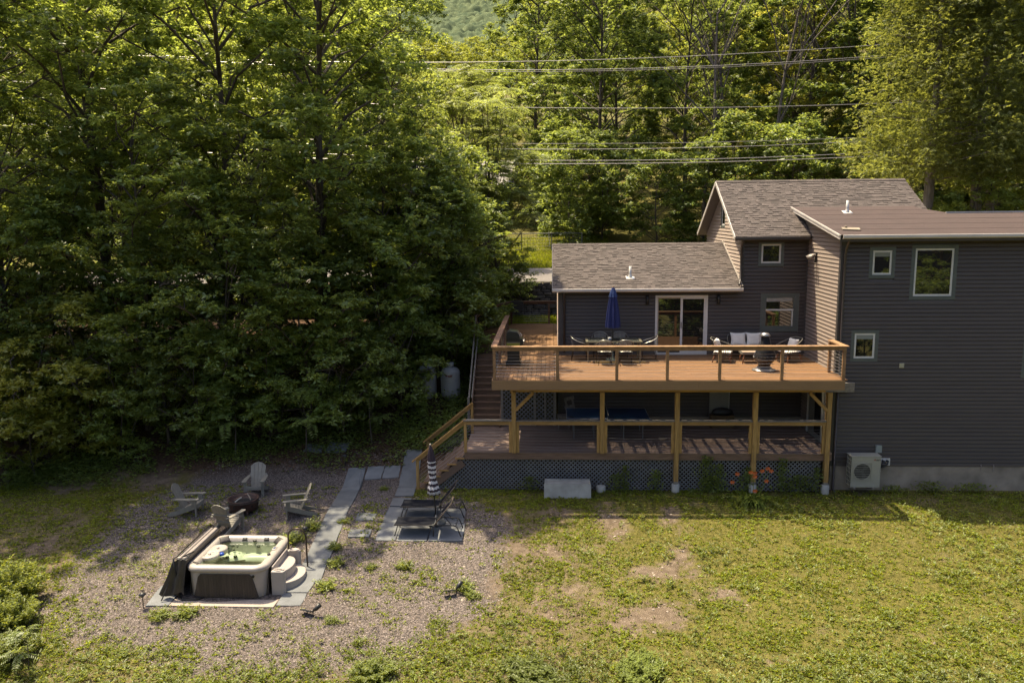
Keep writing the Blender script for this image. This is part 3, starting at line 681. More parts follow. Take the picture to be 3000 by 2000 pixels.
# fascia, joists, beam, ledger
obj('fascia', MB().box(-1.86, 4.47, 24.015, 24.05, 3.575, 3.868), 'fascia', ud)
obj('fascia', MB().box(4.473, 8.84, 24.015, 24.05, 3.575, 3.868), 'fascia', ud)
obj('fascia', MB().box(-1.86, -1.825, 24.052, 31.3, 3.575, 3.868), 'fascia', ud)
obj('fascia', MB().box(8.80, 8.838, 24.052, 25.25, 3.575, 3.868), 'fascia', ud)
obj('fascia', MB().box(-3.07, -1.87, 31.28, 31.315, 3.575, 3.868), 'fascia', ud)
x = -1.78
while x < 8.8:
    obj('joist', MB().box(x, x + .038, 24.055, 28.38 if x > .25 else 36.8, 3.60, 3.848), 'joist', ud); x += .406
obj('beam', MB().box(-1.30, 9.49, 24.965, 25.075, 3.30, 3.595), 'grey_plank', ud)
obj('beam_face', MB().box(-1.30, 8.60, 24.945, 24.963, 3.30, 3.59), 'pt_rail', ud)
# railing of the upper deck
ur = sub('upper_railing', DECK)
PX = [-1.775, .17, 1.985, 3.52, 5.10, 6.965, 8.80]
for x in PX: obj('post', MB().box(x - .045, x + .045, 24.052, 24.14, UZ + .002, 4.86), 'rail_wood', ur)
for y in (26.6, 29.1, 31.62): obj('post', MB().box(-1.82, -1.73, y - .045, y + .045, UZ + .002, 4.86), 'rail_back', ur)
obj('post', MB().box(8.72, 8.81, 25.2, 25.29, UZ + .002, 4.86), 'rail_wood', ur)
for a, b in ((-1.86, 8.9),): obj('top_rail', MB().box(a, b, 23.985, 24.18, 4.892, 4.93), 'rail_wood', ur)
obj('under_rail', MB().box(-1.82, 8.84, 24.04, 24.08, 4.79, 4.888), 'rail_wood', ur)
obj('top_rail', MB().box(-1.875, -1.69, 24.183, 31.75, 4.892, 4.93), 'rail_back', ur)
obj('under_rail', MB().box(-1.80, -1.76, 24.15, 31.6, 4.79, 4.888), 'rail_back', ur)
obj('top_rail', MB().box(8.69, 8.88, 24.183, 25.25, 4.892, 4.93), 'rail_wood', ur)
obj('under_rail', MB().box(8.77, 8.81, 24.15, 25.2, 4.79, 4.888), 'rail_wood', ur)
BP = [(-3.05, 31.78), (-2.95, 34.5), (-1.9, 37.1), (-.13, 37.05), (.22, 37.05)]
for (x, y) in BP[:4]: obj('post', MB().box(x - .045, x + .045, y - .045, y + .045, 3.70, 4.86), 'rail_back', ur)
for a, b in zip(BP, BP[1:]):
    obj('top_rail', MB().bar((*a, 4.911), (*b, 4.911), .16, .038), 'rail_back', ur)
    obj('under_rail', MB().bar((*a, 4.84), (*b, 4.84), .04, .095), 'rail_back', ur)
def cables(p, q, z0, n, dz, parent, r=.0045, sag=.0, fit=True):
    p = Vector(p); q = Vector(q)
    for k in range(n):
        pts = []
        for i in range(5):
            t = i / 4; c = p.lerp(q, t); s = sag * (1 - (2 * t - 1) ** 2) * (.6 + .8 * ((k * 37) % 10) / 10)
            pts.append((c.x, c.y, z0 + (c.z if abs(p.z - q.z) > .01 else 0) + k * dz - s))
        o = obj('cable', MB().tube(pts, r, 4), 'cable', parent)
        if fit:
            d = (q - p).normalized()
            for e, s in ((p, 1), (q, -1)):
                a = Vector((e.x, e.y, pts[0][2])); obj('cable_fitting', MB().tube([a, a + d * s * .07], .009, 5), 'cable', o)
for a, b in zip(PX, PX[1:]): cables((a + .045, 24.09, 0), (b - .045, 24.09, 0), 3.99, 8, .098, ur, fit=(a == PX[0] or b == PX[-1]), sag=.008)
cables((8.77, 24.14, 0), (8.77, 25.2, 0), 3.99, 8, .098, ur, r=.006)
cables((-1.775, 24.14, 0), (-1.775, 31.6, 0), 3.99, 8, .098, ur, fit=False)
for a, b in zip(BP[:3], BP[1:4]): cables((*a, 0), (*b, 0), 3.99, 8, .098, ur, fit=False)
# posts and braces of the lower level
for x, zb in ((-1.23, LZ), (1.605, LZ), (3.985, .30), (6.44, .30), (8.73, .30)):
    p = obj('support_post', MB().box(x - .07, x + .07, 24.945 - .07, 24.943, zb, 3.30).box(x - .07, x + .07, 24.945, 25.05, zb, 3.298), 'pt_post', DECK)
    if zb < 1:
        obj('footing', MB().lathe([(.13, -.3), (.13, .27), (.11, .285)], (x, 24.95, 0), 16), 'concrete_pale', DECK, True)
        obj('post_bracket', MB().box(x - .075, x + .075, 24.865, 25.03, .285, .37), 'flashing', DECK)
obj('footing', MB().lathe([(.15, -.3), (.15, .2), (.13, .21)], (1.58, 24.9, 0), 16), 'concrete_pale', DECK, True)
obj('brace', MB().bar((-1.16, 24.93, 2.72), (-.60, 24.93, 3.29), .10, .10), 'pt_rail', DECK)
obj('brace', MB().bar((8.66, 24.93, 2.72), (8.10, 24.93, 3.29), .10, .10), 'pt_rail', DECK)
obj('beam_block', MB().box(-1.33, -1.24, 24.86, 24.944, 3.30, 3.52), 'pt_rail', DECK)
# lower deck floor
ld = sub('lower_deck', DECK)
y = 24.96
while y < 28.38:
    obj('deck_board', MB().box(-2.86, 8.90, y, y + .136, LZ - .03, LZ + rs.uniform(-.0015, .0015)), 'lower_board', ld); y += .143
x = -2.8
while x < 8.9:
    obj('joist', MB().box(x, x + .04, 25.02, 28.35, LZ - .24, LZ - .032), 'joist', ld); x += 1.2
obj('rim_joist', MB().box(-2.85, 8.9, 24.985, 25.015, LZ - .24, LZ - .032), 'stair_wood', ld)
# lower railing
lr = sub('lower_railing', DECK)
LP = [(-2.86, -1.305), (-1.155, 1.53), (1.68, 3.91), (4.06, 6.365), (6.515, 8.655)]
for i, (a, b) in enumerate(LP):
    for x in ((a, a + .09), (b - .09, b)): obj('post', MB().box(x[0], x[1], 24.93, 25.02, LZ + .002, 2.34), 'pt_post', lr)
    obj('top_rail', MB().box(a - .004, b + .004, 24.885, 25.06, 2.345, 2.383), 'grey_plank', lr)
    obj('under_rail', MB().box(a + .09, b - .09, 24.935, 24.975, 2.22, 2.343), 'pt_rail', lr)
    cables((a + .09, 24.975, 0), (b - .09, 24.975, 0), 1.40, 8, .098, lr, fit=False, sag=.03, r=.004)
# lattice skirt
lt = sub('lattice_skirt', DECK)
LX0, LX1, LZ0, LZ1, PIT = -4.4, 8.6, .02, 1.22, .138
def lat(x0, x1, topf, ylay, dirn, botf=lambda x: LZ0):
    n = 0; c = x0 - 1.4
    while c < x1 + 1.4:
        # 45 degree slat through (c,0): x = c + dirn*(z)
        ts = np.linspace(LZ0, LZ1, 60); X = c + dirn * (ts - LZ0); ok = (X > x0) & (X < x1) & (ts < np.array([topf(v) for v in X]))
        if ok.sum() > 2:
            zz = ts[ok]; xx = X[ok]; hw = .027
            a = Vector((xx[0], ylay, zz[0])); b = Vector((xx[-1], ylay, zz[-1]))
            obj('lattice_slat', MB().bar(a, b, .008, hw * 1.5, up=(-dirn, 0, 1)), 'lattice', lt); n += 1
        c += PIT
topf = lambda x: LZ1 if x > -2.88 else max(.02, 1.08 - (-2.88 - x) * .79)
for d, yl in ((1, 25.055), (-1, 25.064)): lat(LX0, LX1, topf, yl, d)
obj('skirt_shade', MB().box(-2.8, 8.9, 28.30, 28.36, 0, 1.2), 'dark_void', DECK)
# steps down to the left
st = sub('low_steps', DECK)
for k in range(6):
    xr = -2.87 - k * .265; zt = 1.10 - k * .205
    for j, dx in enumerate((0, -.147)): obj('tread', MB().box(xr + dx - .142, xr + dx, 24.99, 26.95, zt - .035, zt), 'step_board', st)
    obj('tread_end', MB().box(xr - .30, xr + .012, 24.97, 24.989, zt - .045, zt + .002), 'pt_rail', st)
for y in (25.0, 26.9): obj('stringer', MB().bar((-2.9, y + .02, .93), (-4.42, y + .02, -.22), .04, .24), 'step_board', st)
for (y, za) in ((25.0, 0.0), (27.25, .0)):
    fr = sub('step_railing', DECK) if False else st
    obj('rail_post', MB().box(-4.46, -4.37, y - .045, y + .045, .0 if y < 26 else .5, 1.03), 'pt_post', st)
    if y > 26: obj('rail_post', MB().box(-2.86, -2.77, y - .045, y + .045, LZ - .2, 2.36), 'pt_post', st)
    obj('rail_top', MB().bar((-2.80, y, 2.40), (-4.58, y, .955), .15, .04), 'pt_rail', st)
    obj('rail_under', MB().bar((-2.84, y, 2.28), (-4.43, y, .99), .04, .11), 'pt_rail', st)
    for c in range(7): obj('cable', MB().tube([(-2.86, y, 1.30 + c * .125), (-4.41, y, .07 + c * .125)], .004, 4), 'cable', st)
# stairs from the lower to the upper deck
us = sub('stair_flight', DECK)
NS = 14; rise = (UZ - LZ) / NS; run = 3.2 / (NS - 1)
for k in range(NS):
    y = 28.12 + k * run; z = LZ + k * rise
    obj('riser', MB().box(-2.92, -1.90, y, y + .025, z + .001, z + rise - .032), 'stair_wood', us)
    if k < NS - 1: obj('tread', MB().box(-2.95, -1.88, y - .03, y + run + .002, z + rise - .030, z + rise), 'stair_wood', us)
for x in (-2.97, -1.90): obj('stringer', MB().bar((x + .01, 28.0, LZ - .02), (x + .01, 31.3, UZ - .14), .04, .30), 'stair_wood', us)
obj('stair_rail', MB().bar((-3.05, 31.75, 4.85), (-3.02, 28.1, 2.10 + .1), .05, .16), 'grey_plank', us)
obj('stair_rail', MB().bar((-2.93, 31.6, 4.5), (-2.92, 28.2, 1.95 + .4), .04, .05), 'grey_plank', us)
obj('rail_post', MB().box(-3.07, -2.98, 28.05, 28.14, LZ, 2.4), 'grey_plank', us)
# lattice screens with a gate under the upper deck at the back
ls = sub('lattice_screen', DECK)
obj('screen_frame', MB().box(-1.86, -1.77, 28.2, 28.25, LZ, 3.5).box(-.66, -.58, 28.2, 28.25, LZ, 3.5).box(.06, .15, 28.2, 28.25, LZ, 3.5).box(-1.77, -.66, 28.2, 28.25, 1.32, 1.40).box(-.58, .06, 28.2, 28.25, 1.42, 1.50).box(-.28, -.22, 28.19, 28.24, 1.5, 3.4), 'grey_plank', ls)
for d, yl in ((1, 28.225), (-1, 28.232)):
    c = -4.2
    while c < 2.5:
        ts = np.linspace(1.35, 3.5, 60); X = c + d * (ts - 1.35); ok = (X > -1.8) & (X < .1)
        if ok.sum() > 2: obj('lattice_slat', MB().bar((X[ok][0], yl, ts[ok][0]), (X[ok][-1], yl, ts[ok][-1]), .008, .042, up=(-d, 0, 1)), 'lattice', ls)
        c += PIT * 1.15

# ---------------------------------------------------------------- things on the upper deck
# dining table
T0 = UZ
mat('table_frame', (0.168, 0.153, 0.106), .45, metal=.35); mat('chair_frame', (0.312, 0.299, 0.262), .3, metal=.7); mat('chair_leg', (0.0374, 0.028, 0.0249), .45, metal=.3); mat('woven', (0.225, 0.218, 0.194), .6, var=.2, vscale=40)
tb = thing('dining_table', (2.13, 27.4, T0), 'rectangular glass topped patio dining table under the blue umbrella', 'table')
tx0, tx1, ty0, ty1, tz = 1.17, 3.09, 27.0, 27.92, T0 + .72
obj('frame', MB().box(tx0, tx1, ty0, ty0 + .06, tz - .035, tz).box(tx0, tx1, ty1 - .06, ty1, tz - .035, tz).box(tx0, tx0 + .08, ty0 + .06, ty1 - .06, tz - .035, tz).box(tx1 - .08, tx1, ty0 + .06, ty1 - .06, tz - .035, tz), 'table_frame', tb)
for x in (1.79, 2.43): obj('cross_bar', MB().box(x - .035, x + .035, ty0 + .06, ty1 - .06, tz - .03, tz - .001), 'table_frame', tb)
for a, b in ((tx0 + .08, 1.755), (1.825, 2.395), (2.465, tx1 - .08)): obj('glass_panel', MB().box(a, b, ty0 + .06, ty1 - .06, tz - .012, tz - .004), 'table_glass', tb)
for x in (tx0 + .07, tx1 - .07):
    for y in (ty0 + .05, ty1 - .05): obj('leg', MB().box(x - .025, x + .025, y - .025, y + .025, T0 + .002, tz - .035), 'table_frame', tb)
# blue umbrella with base
um = thing('patio_umbrella', (2.11, 27.46, T0), 'closed royal blue patio umbrella standing through the dining table', 'umbrella')
mat('blue_cloth', (0.0082, 0.0164, 0.0943), .75, var=.15, vscale=6); mat('blue_faded', (0.0148, 0.0369, 0.139), .75, var=.15)
fold = lambda d, n: (lambda t, i: 1 + d * math.cos(n * t) * (1 if i > 0 else 0))
def folded(prof, c, n, d, lean=(0, 0)):
    mbx = MB(); mbx.lathe(prof, c, 48, rad=fold(d, n)); return mbx
ux, uy = 2.11, 27.46
obj('pole', MB().lathe([(.02, 0.05), (.02, 2.40)], (ux, uy, T0), 10), 'black_metal', um, True)
obj('canopy', folded([(.10, 1.20), (.225, 1.155), (.215, 1.35), (.18, 1.7), (.14, 2.0), (.11, 2.2), (.085, 2.28)], (ux, uy, T0), 8, .20), 'blue_cloth', um)
obj('vent_cap', folded([(.13, 2.20), (.135, 2.21), (.10, 2.36), (.05, 2.50), (.03, 2.53)], (ux, uy, T0), 8, .14), 'blue_faded', um)
mat('finial', (0.187, 0.106, 0.0561), .5)
obj('finial', MB().lathe([(.028, 2.52), (.04, 2.545), (.03, 2.57), (.005, 2.58)], (ux, uy, T0), 10), 'finial', um, True)
mat('base_grey', (0.0623, 0.0686, 0.0748), .5)
obj('base', MB().lathe([(.24, .0), (.25, .03), (.22, .06), (.06, .09), (.035, .35), (.03, .36)], (ux, uy, T0 + .003), 24), 'base_grey', um, True)
ob = thing('candle_bucket', (2.03, 27.28, tz), 'small white tin with blue print on the glass dining table', 'tin')
mat('tin_white', (0.374, 0.374, 0.374), .5); mat('tin_blue', (0.0748, 0.125, 0.237), .5)
obj('tin', MB().lathe([(.05, 0), (.06, .11), (.055, .11), (.05, .03)], (1.99, 27.27, tz + .001), 16), 'tin_white', ob, True)
obj('print', MB().cbox((1.99, 27.205, tz + .06), (.05, .006, .05)), 'tin_blue', ob)
# dining chairs: tube frame, woven seat and back, arms bending out of the back rail
def dining_chair():
    c = thing('dining_chair', (0, 0, 0), 'x', 'chair', group='six woven dining chairs around the glass table')
    W = .27
    def P(*a): return [Vector(p) for p in a]
    for s in (-1, 1):
        obj('front_leg', MB().tube(P((s * .25, -.24, 0), (s * .255, -.20, .44), (s * .27, -.19, .62)), .013, 6), 'chair_leg', c, True, True)
        obj('rear_leg', MB().tube(P((s * .22, .30, 0), (s * .21, .22, .42), (s * .23, .24, .60)), .013, 6), 'chair_leg', c, True, True)
    arc = [(-.29, -.22, .60), (-.30, -.08, .655), (-.285, .10, .71), (-.24, .24, .78), (-.13, .31, .84), (0, .33, .855), (.13, .31, .84), (.24, .24, .78), (.285, .10, .71), (.30, -.08, .655), (.29, -.22, .60)]
    obj('arm_rail', MB().tube(arc, .016, 6), 'chair_frame', c, True, True)
    obj('seat', MB().pillow((0, 0, .44), .48, .46, .035, pinch=.02), 'woven', c, True, True)
    obj('seat_rim', MB().tube([(.24 * math.cos(t), .23 * math.sin(t), .44) for t in np.linspace(0, 2 * math.pi, 17)], .014, 6), 'chair_frame', c, True, True)
    b = MB(); n = 9
    for k in range(n):
        t = -1 + 2 * k / (n - 1); x = .19 * t; yy = .25 + .05 * (1 - t * t); b = MB()
        obj('back_strand', b.bar((x, yy - .03, .46), (x, yy + .02, .82 - .03 * t * t), .028, .006, up=(0, 1, 0)), 'woven', c, False, True)
    return c
dc = dining_chair()
spots = [(1.79, 26.78, 180, 'dining chair on the railing side of the table, nearer the grill'), (2.47, 26.78, 180, 'dining chair on the railing side of the table, nearer the sofa'),
         (1.72, 28.12, 0, 'dining chair on the house wall side of the table, nearer the grill'), (2.42, 28.12, 0, 'dining chair on the house wall side of the table, nearer the sofa'),
         (.98, 27.45, 90, 'dining chair at the table end towards the grill'), (3.33, 27.45, -90, 'dining chair at the table end towards the sofa')]
for i, (x, y, a, l) in enumerate(spots):
    c = dc if i == 0 else copy_tree(dc)
    c.location = (x, y, T0 + .003); c.rotation_euler = (0, 0, R(a)); c['label'] = l
# lounge set
mat('cushion', (0.607, 0.574, 0.541), .9, var=.05, vscale=8, bump=.1, bscale=50); mat('rope', (0.028, 0.0262, 0.0249), .7); wood('teak', (0.225, 0.0935, 0.0374), (6, 6, 2)); wood('pale_wood', (0.299, 0.225, 0.162), (2, 12, 8)); mat('rope_frame', (0.168, 0.156, 0.131), .5)
def lounge(name, w, label, cat, group):
    """faces -Y; rounded rope sides, splayed teak legs"""
    c = thing(name, (0, 0, 0), label, cat, group=group); h = w / 2
    for sx in (-1, 1):
        for sy in (-1, 1): obj('leg', MB().tube([(sx * (h - .10), sy * .22, .30), (sx * (h - .02), sy * .31, .0)], [.03, .018], 8), 'teak', c, True, True)
    obj('seat_frame', MB().box(-h + .02, h - .02, -.30, .30, .27, .305), 'rope', c, False, True, bevel=.012)
    obj('seat_cushion', MB().pillow((0, -.02, .36), w - .08, .60, .15, pinch=.02), 'cushion', c, True, True)
    arc = [(-h + .04, -.31, .36), (-h - .02, -.30, .46), (-h - .04, -.22, .54), (-h - .02, .10, .66), (-h + .05, .30, .76), (-h * .5, .40, .80), (h * .5, .40, .80), (h - .05, .30, .76), (h + .02, .10, .66), (h + .04, -.22, .54), (h + .02, -.30, .46), (h - .04, -.31, .36)]
    obj('arm_rail', MB().tube(arc, .014, 6), 'rope_frame', c, True, True)
    pts = [(-h - .03, y_, .54 + (y_ + .22) * .375) for y_ in np.linspace(-.2, .1, 5)] + [(x_, .38, .795) for x_ in np.linspace(-h * .7, h * .7, 9 if w < 1 else 15)] + [(h + .03, y_, .54 + (y_ + .22) * .375) for y_ in np.linspace(-.2, .1, 5)]
    for p in pts:
        q = (max(-h + .03, min(h - .03, p[0] * .93)), min(p[1], .29), .30); obj('rope_strand', MB().tube([p, q], .009, 4), 'rope', c, False, True)
    return c
G2 = 'rope lounge set around the low table'
so_ = lounge('outdoor_sofa', 1.30, 'two seat rope sofa with white cushions under the window', 'sofa', G2); so_.location = (6.83, 27.92, T0 + .003)
al = lounge('rope_armchair', .66, 'rope armchair with white pillow nearest the sliding door', 'armchair', G2); al.location = (5.83, 27.18, T0 + .003); al.rotation_euler = (0, 0, R(74))
ar = copy_tree(al, (8.07, 27.18, T0 + .003), R(-66), 'rope armchair with white pillow nearest the wing wall')
def pillow_thing(x, y, z, rz, tilt, label, s=.50):
    t = thing('pillow', (x, y, z), label, 'pillow', rz, 'white back pillows on the lounge set')
    obj('pillow_body', MB().pillow((0, 0, s * .42), s, s * .86, .20, Matrix.Rotation(R(90 - tilt), 3, 'X'), n=10, pinch=.13), 'cushion', t, True, True)
pillow_thing(6.55, 28.06, T0 + .40, 0, 14, 'square white pillow on the sofa, nearer the sliding door', .56)
pillow_thing(7.10, 28.06, T0 + .40, 0, 14, 'square white pillow on the sofa, behind the fireplace', .56)
pillow_thing(5.66, 27.22, T0 + .40, R(74), 16, 'white pillow in the armchair nearest the sliding door', .46)
pillow_thing(8.22, 27.25, T0 + .40, R(-66), 16, 'white pillow in the armchair nearest the wing wall', .46)
ct = thing('coffee_table', (6.85, 27.0, T0), 'low patio table with pale slatted wood top between the armchairs', 'table')
for k in range(5): obj('top_slat', MB().box(6.42, 7.28, 26.76 + k * .10, 26.853 + k * .10, T0 + .37, T0 + .392), 'pale_wood', ct)
obj('apron', MB().box(6.40, 7.30, 26.74, 26.758, T0 + .31, T0 + .392).box(6.40, 7.30, 27.255, 27.275, T0 + .31, T0 + .392).box(6.40, 6.418, 26.76, 27.253, T0 + .31, T0 + .392).box(7.282, 7.30, 26.76, 27.253, T0 + .31, T0 + .392), 'rope_frame', ct)
for sx in (-1, 1):
    for sy in (-1, 1): obj('leg', MB().tube([(6.85 + sx * .37, 27.0 + sy * .20, T0 + .33), (6.85 + sx * .43, 27.0 + sy * .25, T0 + .003)], [.03, .02], 8), 'teak', ct, True)
# chimney style fireplace
cm = thing('patio_fireplace', (6.83, 25.6, T0), 'black metal bell shaped patio fireplace on a pale metal base', 'fireplace')
mat('iron', (0.0131, 0.0131, 0.0148), .55, var=.3, vscale=6, spec=.15); mat('bronze', (0.0467, 0.0299, 0.0199), .38, var=.2, metal=.3); mat('steel_pale', (0.343, 0.324, 0.305), .3, metal=.75)
C3 = (6.83, 25.6, T0 + .003)
obj('bowl', MB().lathe([(.17, .06), (.19, .16), (.22, .24), (.30, .30), (.34, .36), (.35, .41)], C3, 32), 'bronze', cm, True)
obj('bell', MB().lathe([(.35, .41), (.345, .44), (.30, .56), (.22, .78), (.155, .95), (.125, 1.05), (.12, 1.12)], C3, 32), 'iron', cm, True)
obj('cap', MB().lathe([(.175, 1.12), (.18, 1.125), (.10, 1.21), (.06, 1.22), (.01, 1.225)], C3, 28), 'steel_pale', cm, True)
for k in range(6):
    a = R(200 + k * 20); obj('vent_slot', MB().cbox((C3[0] + .335 * math.cos(a), C3[1] + .335 * math.sin(a), C3[2] + .455), (.03, .035, .05), Matrix.Rotation(a, 3, 'Z')), 'black_metal', cm)
obj('base_ring', MB().lathe([(.33, .0), (.36, .015), (.34, .03), (.26, .06), (.18, .16)], C3, 32, rad=lambda t, i: 1 + (.06 if i < 3 else 0) * math.cos(2 * t)), 'steel_pale', cm, True)
for s in (-1, 1): obj('carry_handle', MB().tube([(C3[0] + s * .13, C3[1] - .02, C3[2] + 1.1), (C3[0] + s * .16, C3[1] - .06, C3[2] + .9), (C3[0] + s * .36, C3[1] - .04, C3[2] + .47), (C3[0] + s * .345, C3[1] - .1, C3[2] + .43)], .008, 5), 'steel_pale', cm)
# gas grill
gg = thing('gas_grill', (-1.28, 26.55, T0), 'black gas grill with yellow green side panel against the deck railing', 'grill')
mat('enamel', (0.018, 0.0197, 0.0197), .3, var=.1); mat('lime', (0.212, 0.206, 0.0249), .5)
gx0, gx1, gy0, gy1 = -1.52, -1.08, 26.42, 26.95; z = T0 + .003
obj('cabinet', MB().box(gx0 + .02, gx1 - .01, gy0 + .02, gy1 - .02, z + .16, z + .66), 'enamel', gg, bevel=.01)
obj('bottom_shelf', MB().prism([(gx0 - .05, z + .06), (gx1 + .05, z + .06), (gx1 + .01, z + .16), (gx0 - .01, z + .16)], 'y', gy0, gy1), 'enamel', gg)
obj('side_panel', MB().box(gx0, gx1, gy0 - .004, gy1 + .004, z + .66, z + .78), 'lime', gg)
obj('trim', MB().box(gx0 - .005, gx1 + .005, gy0 - .008, gy1 + .008, z + .78, z + .80), 'flashing', gg)
obj('firebox', MB().box(gx0 - .01, gx1 + .01, gy0 - .006, gy1 + .006, z + .80, z + .90), 'enamel', gg)
obj('lid', MB().prism([(gx0 - .01, z + .90), (gx1 + .01, z + .90), (gx1 - .01, z + 1.05), (gx1 - .08, z + 1.15), (gx0 + .1, z + 1.19), (gx0 + .02, z + 1.14), (gx0 - .015, z + 1.02)], 'y', gy0 - .01, gy1 + .01), 'enamel', gg, bevel=.015)
obj('lid_handle', MB().tube([(gx1 - .03, gy0 + .03, z + 1.05), (gx1 + .06, gy0 + .03, z + .98), (gx1 + .06, gy1 - .03, z + .98), (gx1 - .03, gy1 - .03, z + 1.05)], .012, 6), 'steel_pale', gg, True)
obj('control_panel', MB().prism([(gx1 + .012, z + .68), (gx1 + .13, z + .72), (gx1 + .10, z + .90), (gx1 + .012, z + .90)], 'y', gy0, gy1), 'enamel', gg)
for k in range(3): obj('knob', MB().tube([(gx1 + .11, gy0 + .1 + k * .16, z + .81), (gx1 + .155, gy0 + .1 + k * .16, z + .82)], .028, 10), 'steel_pale', gg)
for sx in (gx0, gx1):
    for sy in (gy0 + .06, gy1 - .06): obj('wheel', MB().tube([(sx - .02, sy, z + .035), (sx + .02, sy, z + .035)], .036, 12), 'black_metal', gg)
# black planter box hung on the far rail
pb = thing('rail_planter', (-1.62, 36.95, 4.6), 'black box hanging on the far corner of the deck railing', 'planter')
obj('box', MB().prism([(-1.86, 4.48), (-1.36, 4.48), (-1.32, 4.93), (-1.90, 4.93)], 'y', 36.72, 36.96), 'black_metal', pb)
obj('hook', MB().box(-1.84, -1.38, 36.95, 37.14, 4.93, 4.945), 'black_metal', pb)

# ---------------------------------------------------------------- things on the lower deck
pt = thing('ping_pong_table', (1.9, 27.1, LZ), 'dark blue table tennis table with net under the upper deck', 'table')
mat('pp_blue', (.016, .055, .15), .35, var=.05); mat('line_white', (0.436, 0.436, 0.436), .6); mat('galv', (0.218, 0.225, 0.23), .4, metal=.7)
px0, px1, py0, py1, pz = .49, 3.31, 26.37, 27.87, LZ + .76; pm = (px0 + px1) / 2
for a, b in ((px0, pm - .004), (pm + .004, px1)):
    h = obj('table_half', MB().box(a, b, py0, py1, pz - .025, pz), 'pp_blue', pt)
    obj('edge_line', MB().box(a, b, py0, py0 + .02, pz + .0005, pz + .0025).box(a, b, py1 - .02, py1, pz + .0005, pz + .0025), 'line_white', h)
    e = px0 if a == px0 else px1 - .02
    obj('end_line', MB().box(e, e + .02, py0 + .02, py1 - .02, pz + .0005, pz + .0025), 'line_white', h)
    obj('apron', MB().box(a + .05, b - .05, py0 + .05, py0 + .08, pz - .09, pz - .027).box(a + .05, b - .05, py1 - .08, py1 - .05, pz - .09, pz - .027), 'black_metal', h)
obj('net', MB().box(pm - .003, pm + .003, py0 - .12, py1 + .12, pz + .004, pz + .15), 'black_metal', pt)
obj('net_tape', MB().box(pm - .006, pm + .006, py0 - .12, py1 + .12, pz + .15, pz + .165), 'line_white', pt)
for x in (.75, 1.43, 2.45, 3.1):
    for y in (26.6, 27.6): obj('leg', MB().tube([(x, y, LZ + .003), (x, y, pz - .03)], .017, 6), 'galv', pt)
    obj('leg_brace', MB().bar((x, 26.6, LZ + .45), (x, 27.6, LZ + .45), .02, .02), 'galv', pt)
pd = thing('paddle', (.66, 26.6, pz), 'table tennis paddle lying at the end of the blue table', 'paddle')
obj('blade', MB().lathe([(.075, .0), (.075, .012)], (.66, 26.6, pz + .003), 16, sx=1.1), 'black_metal', pd)
obj('handle', MB().box(.53, .60, 26.56, 26.585, pz + .003, pz + .018), 'pale_wood', pd)
wc = thing('white_chair', (.25, 27.85, LZ), 'pale plastic chair tipped behind the blue table tennis table', 'chair')
M_ = Matrix.Rotation(R(-14), 3, 'Y')
obj('backrest', MB().cbox((.62, 28.02, LZ + 1.08), (.34, .05, .12), M_).cbox((.50, 28.02, LZ + .92), (.07, .05, .34), M_).cbox((.76, 28.02, LZ + .90), (.07, .05, .34), M_).cbox((.62, 28.02, LZ + .78), (.34, .05, .10), M_), 'grey_plank', wc)
obj('seat', MB().cbox((.42, 27.95, LZ + .46), (.46, .42, .05)), 'grey_plank', wc)
for sx in (.23, .60):
    for sy in (27.78, 28.13): obj('leg', MB().tube([(sx, sy, LZ + .003), (sx + .02, sy, LZ + .45)], .02, 6), 'grey_plank', wc)
dp = thing('leaning_door', (6.0, 28.36, LZ), 'pale door panel leaning on the wall under the deck', 'panel')
mat('panel_white', (0.212, 0.206, 0.194), .7, var=.08); wood('crate_wood', (0.137, 0.0869, 0.0374), (2, 10, 10))
obj('sheet', MB().box(5.67, 6.36, 28.34, 28.39, LZ + .30, 3.3), 'panel_white', dp)
obj('edge_strip', MB().box(6.36, 6.38, 28.335, 28.395, LZ + .30, 3.3), 'line_white', dp)
cr = thing('wooden_bench', (6.1, 28.2, LZ), 'plain brown wooden bench under the black bag', 'bench')
obj('bench_top', MB().box(5.66, 6.52, 28.02, 28.33, LZ + .40, LZ + .44), 'crate_wood', cr)
obj('bench_front', MB().box(5.68, 6.50, 28.04, 28.07, LZ + .003, LZ + .398), 'crate_wood', cr)
for x in (5.68, 6.46): obj('bench_end', MB().box(x, x + .04, 28.075, 28.32, LZ + .003, LZ + .398), 'crate_wood', cr)
bg_ = thing('black_bag', (6.1, 28.17, LZ + .44), 'slumped black bag on the wooden bench under the deck', 'bag')
obj('bag_body', MB().lathe([(.05, .0), (.34, .03), (.38, .10), (.33, .19), (.2, .25), (.06, .27)], (6.09, 28.17, LZ + .441), 20, sy=.4, rad=lambda t, i: 1 + .08 * math.sin(5 * t + i)), 'black_metal', bg_, True)
obj('bag_strap', MB().tube([(5.78, 28.12, LZ + .55), (5.70, 28.08, LZ + .53), (5.62, 28.07, LZ + .50)], .015, 5), 'black_metal', bg_)
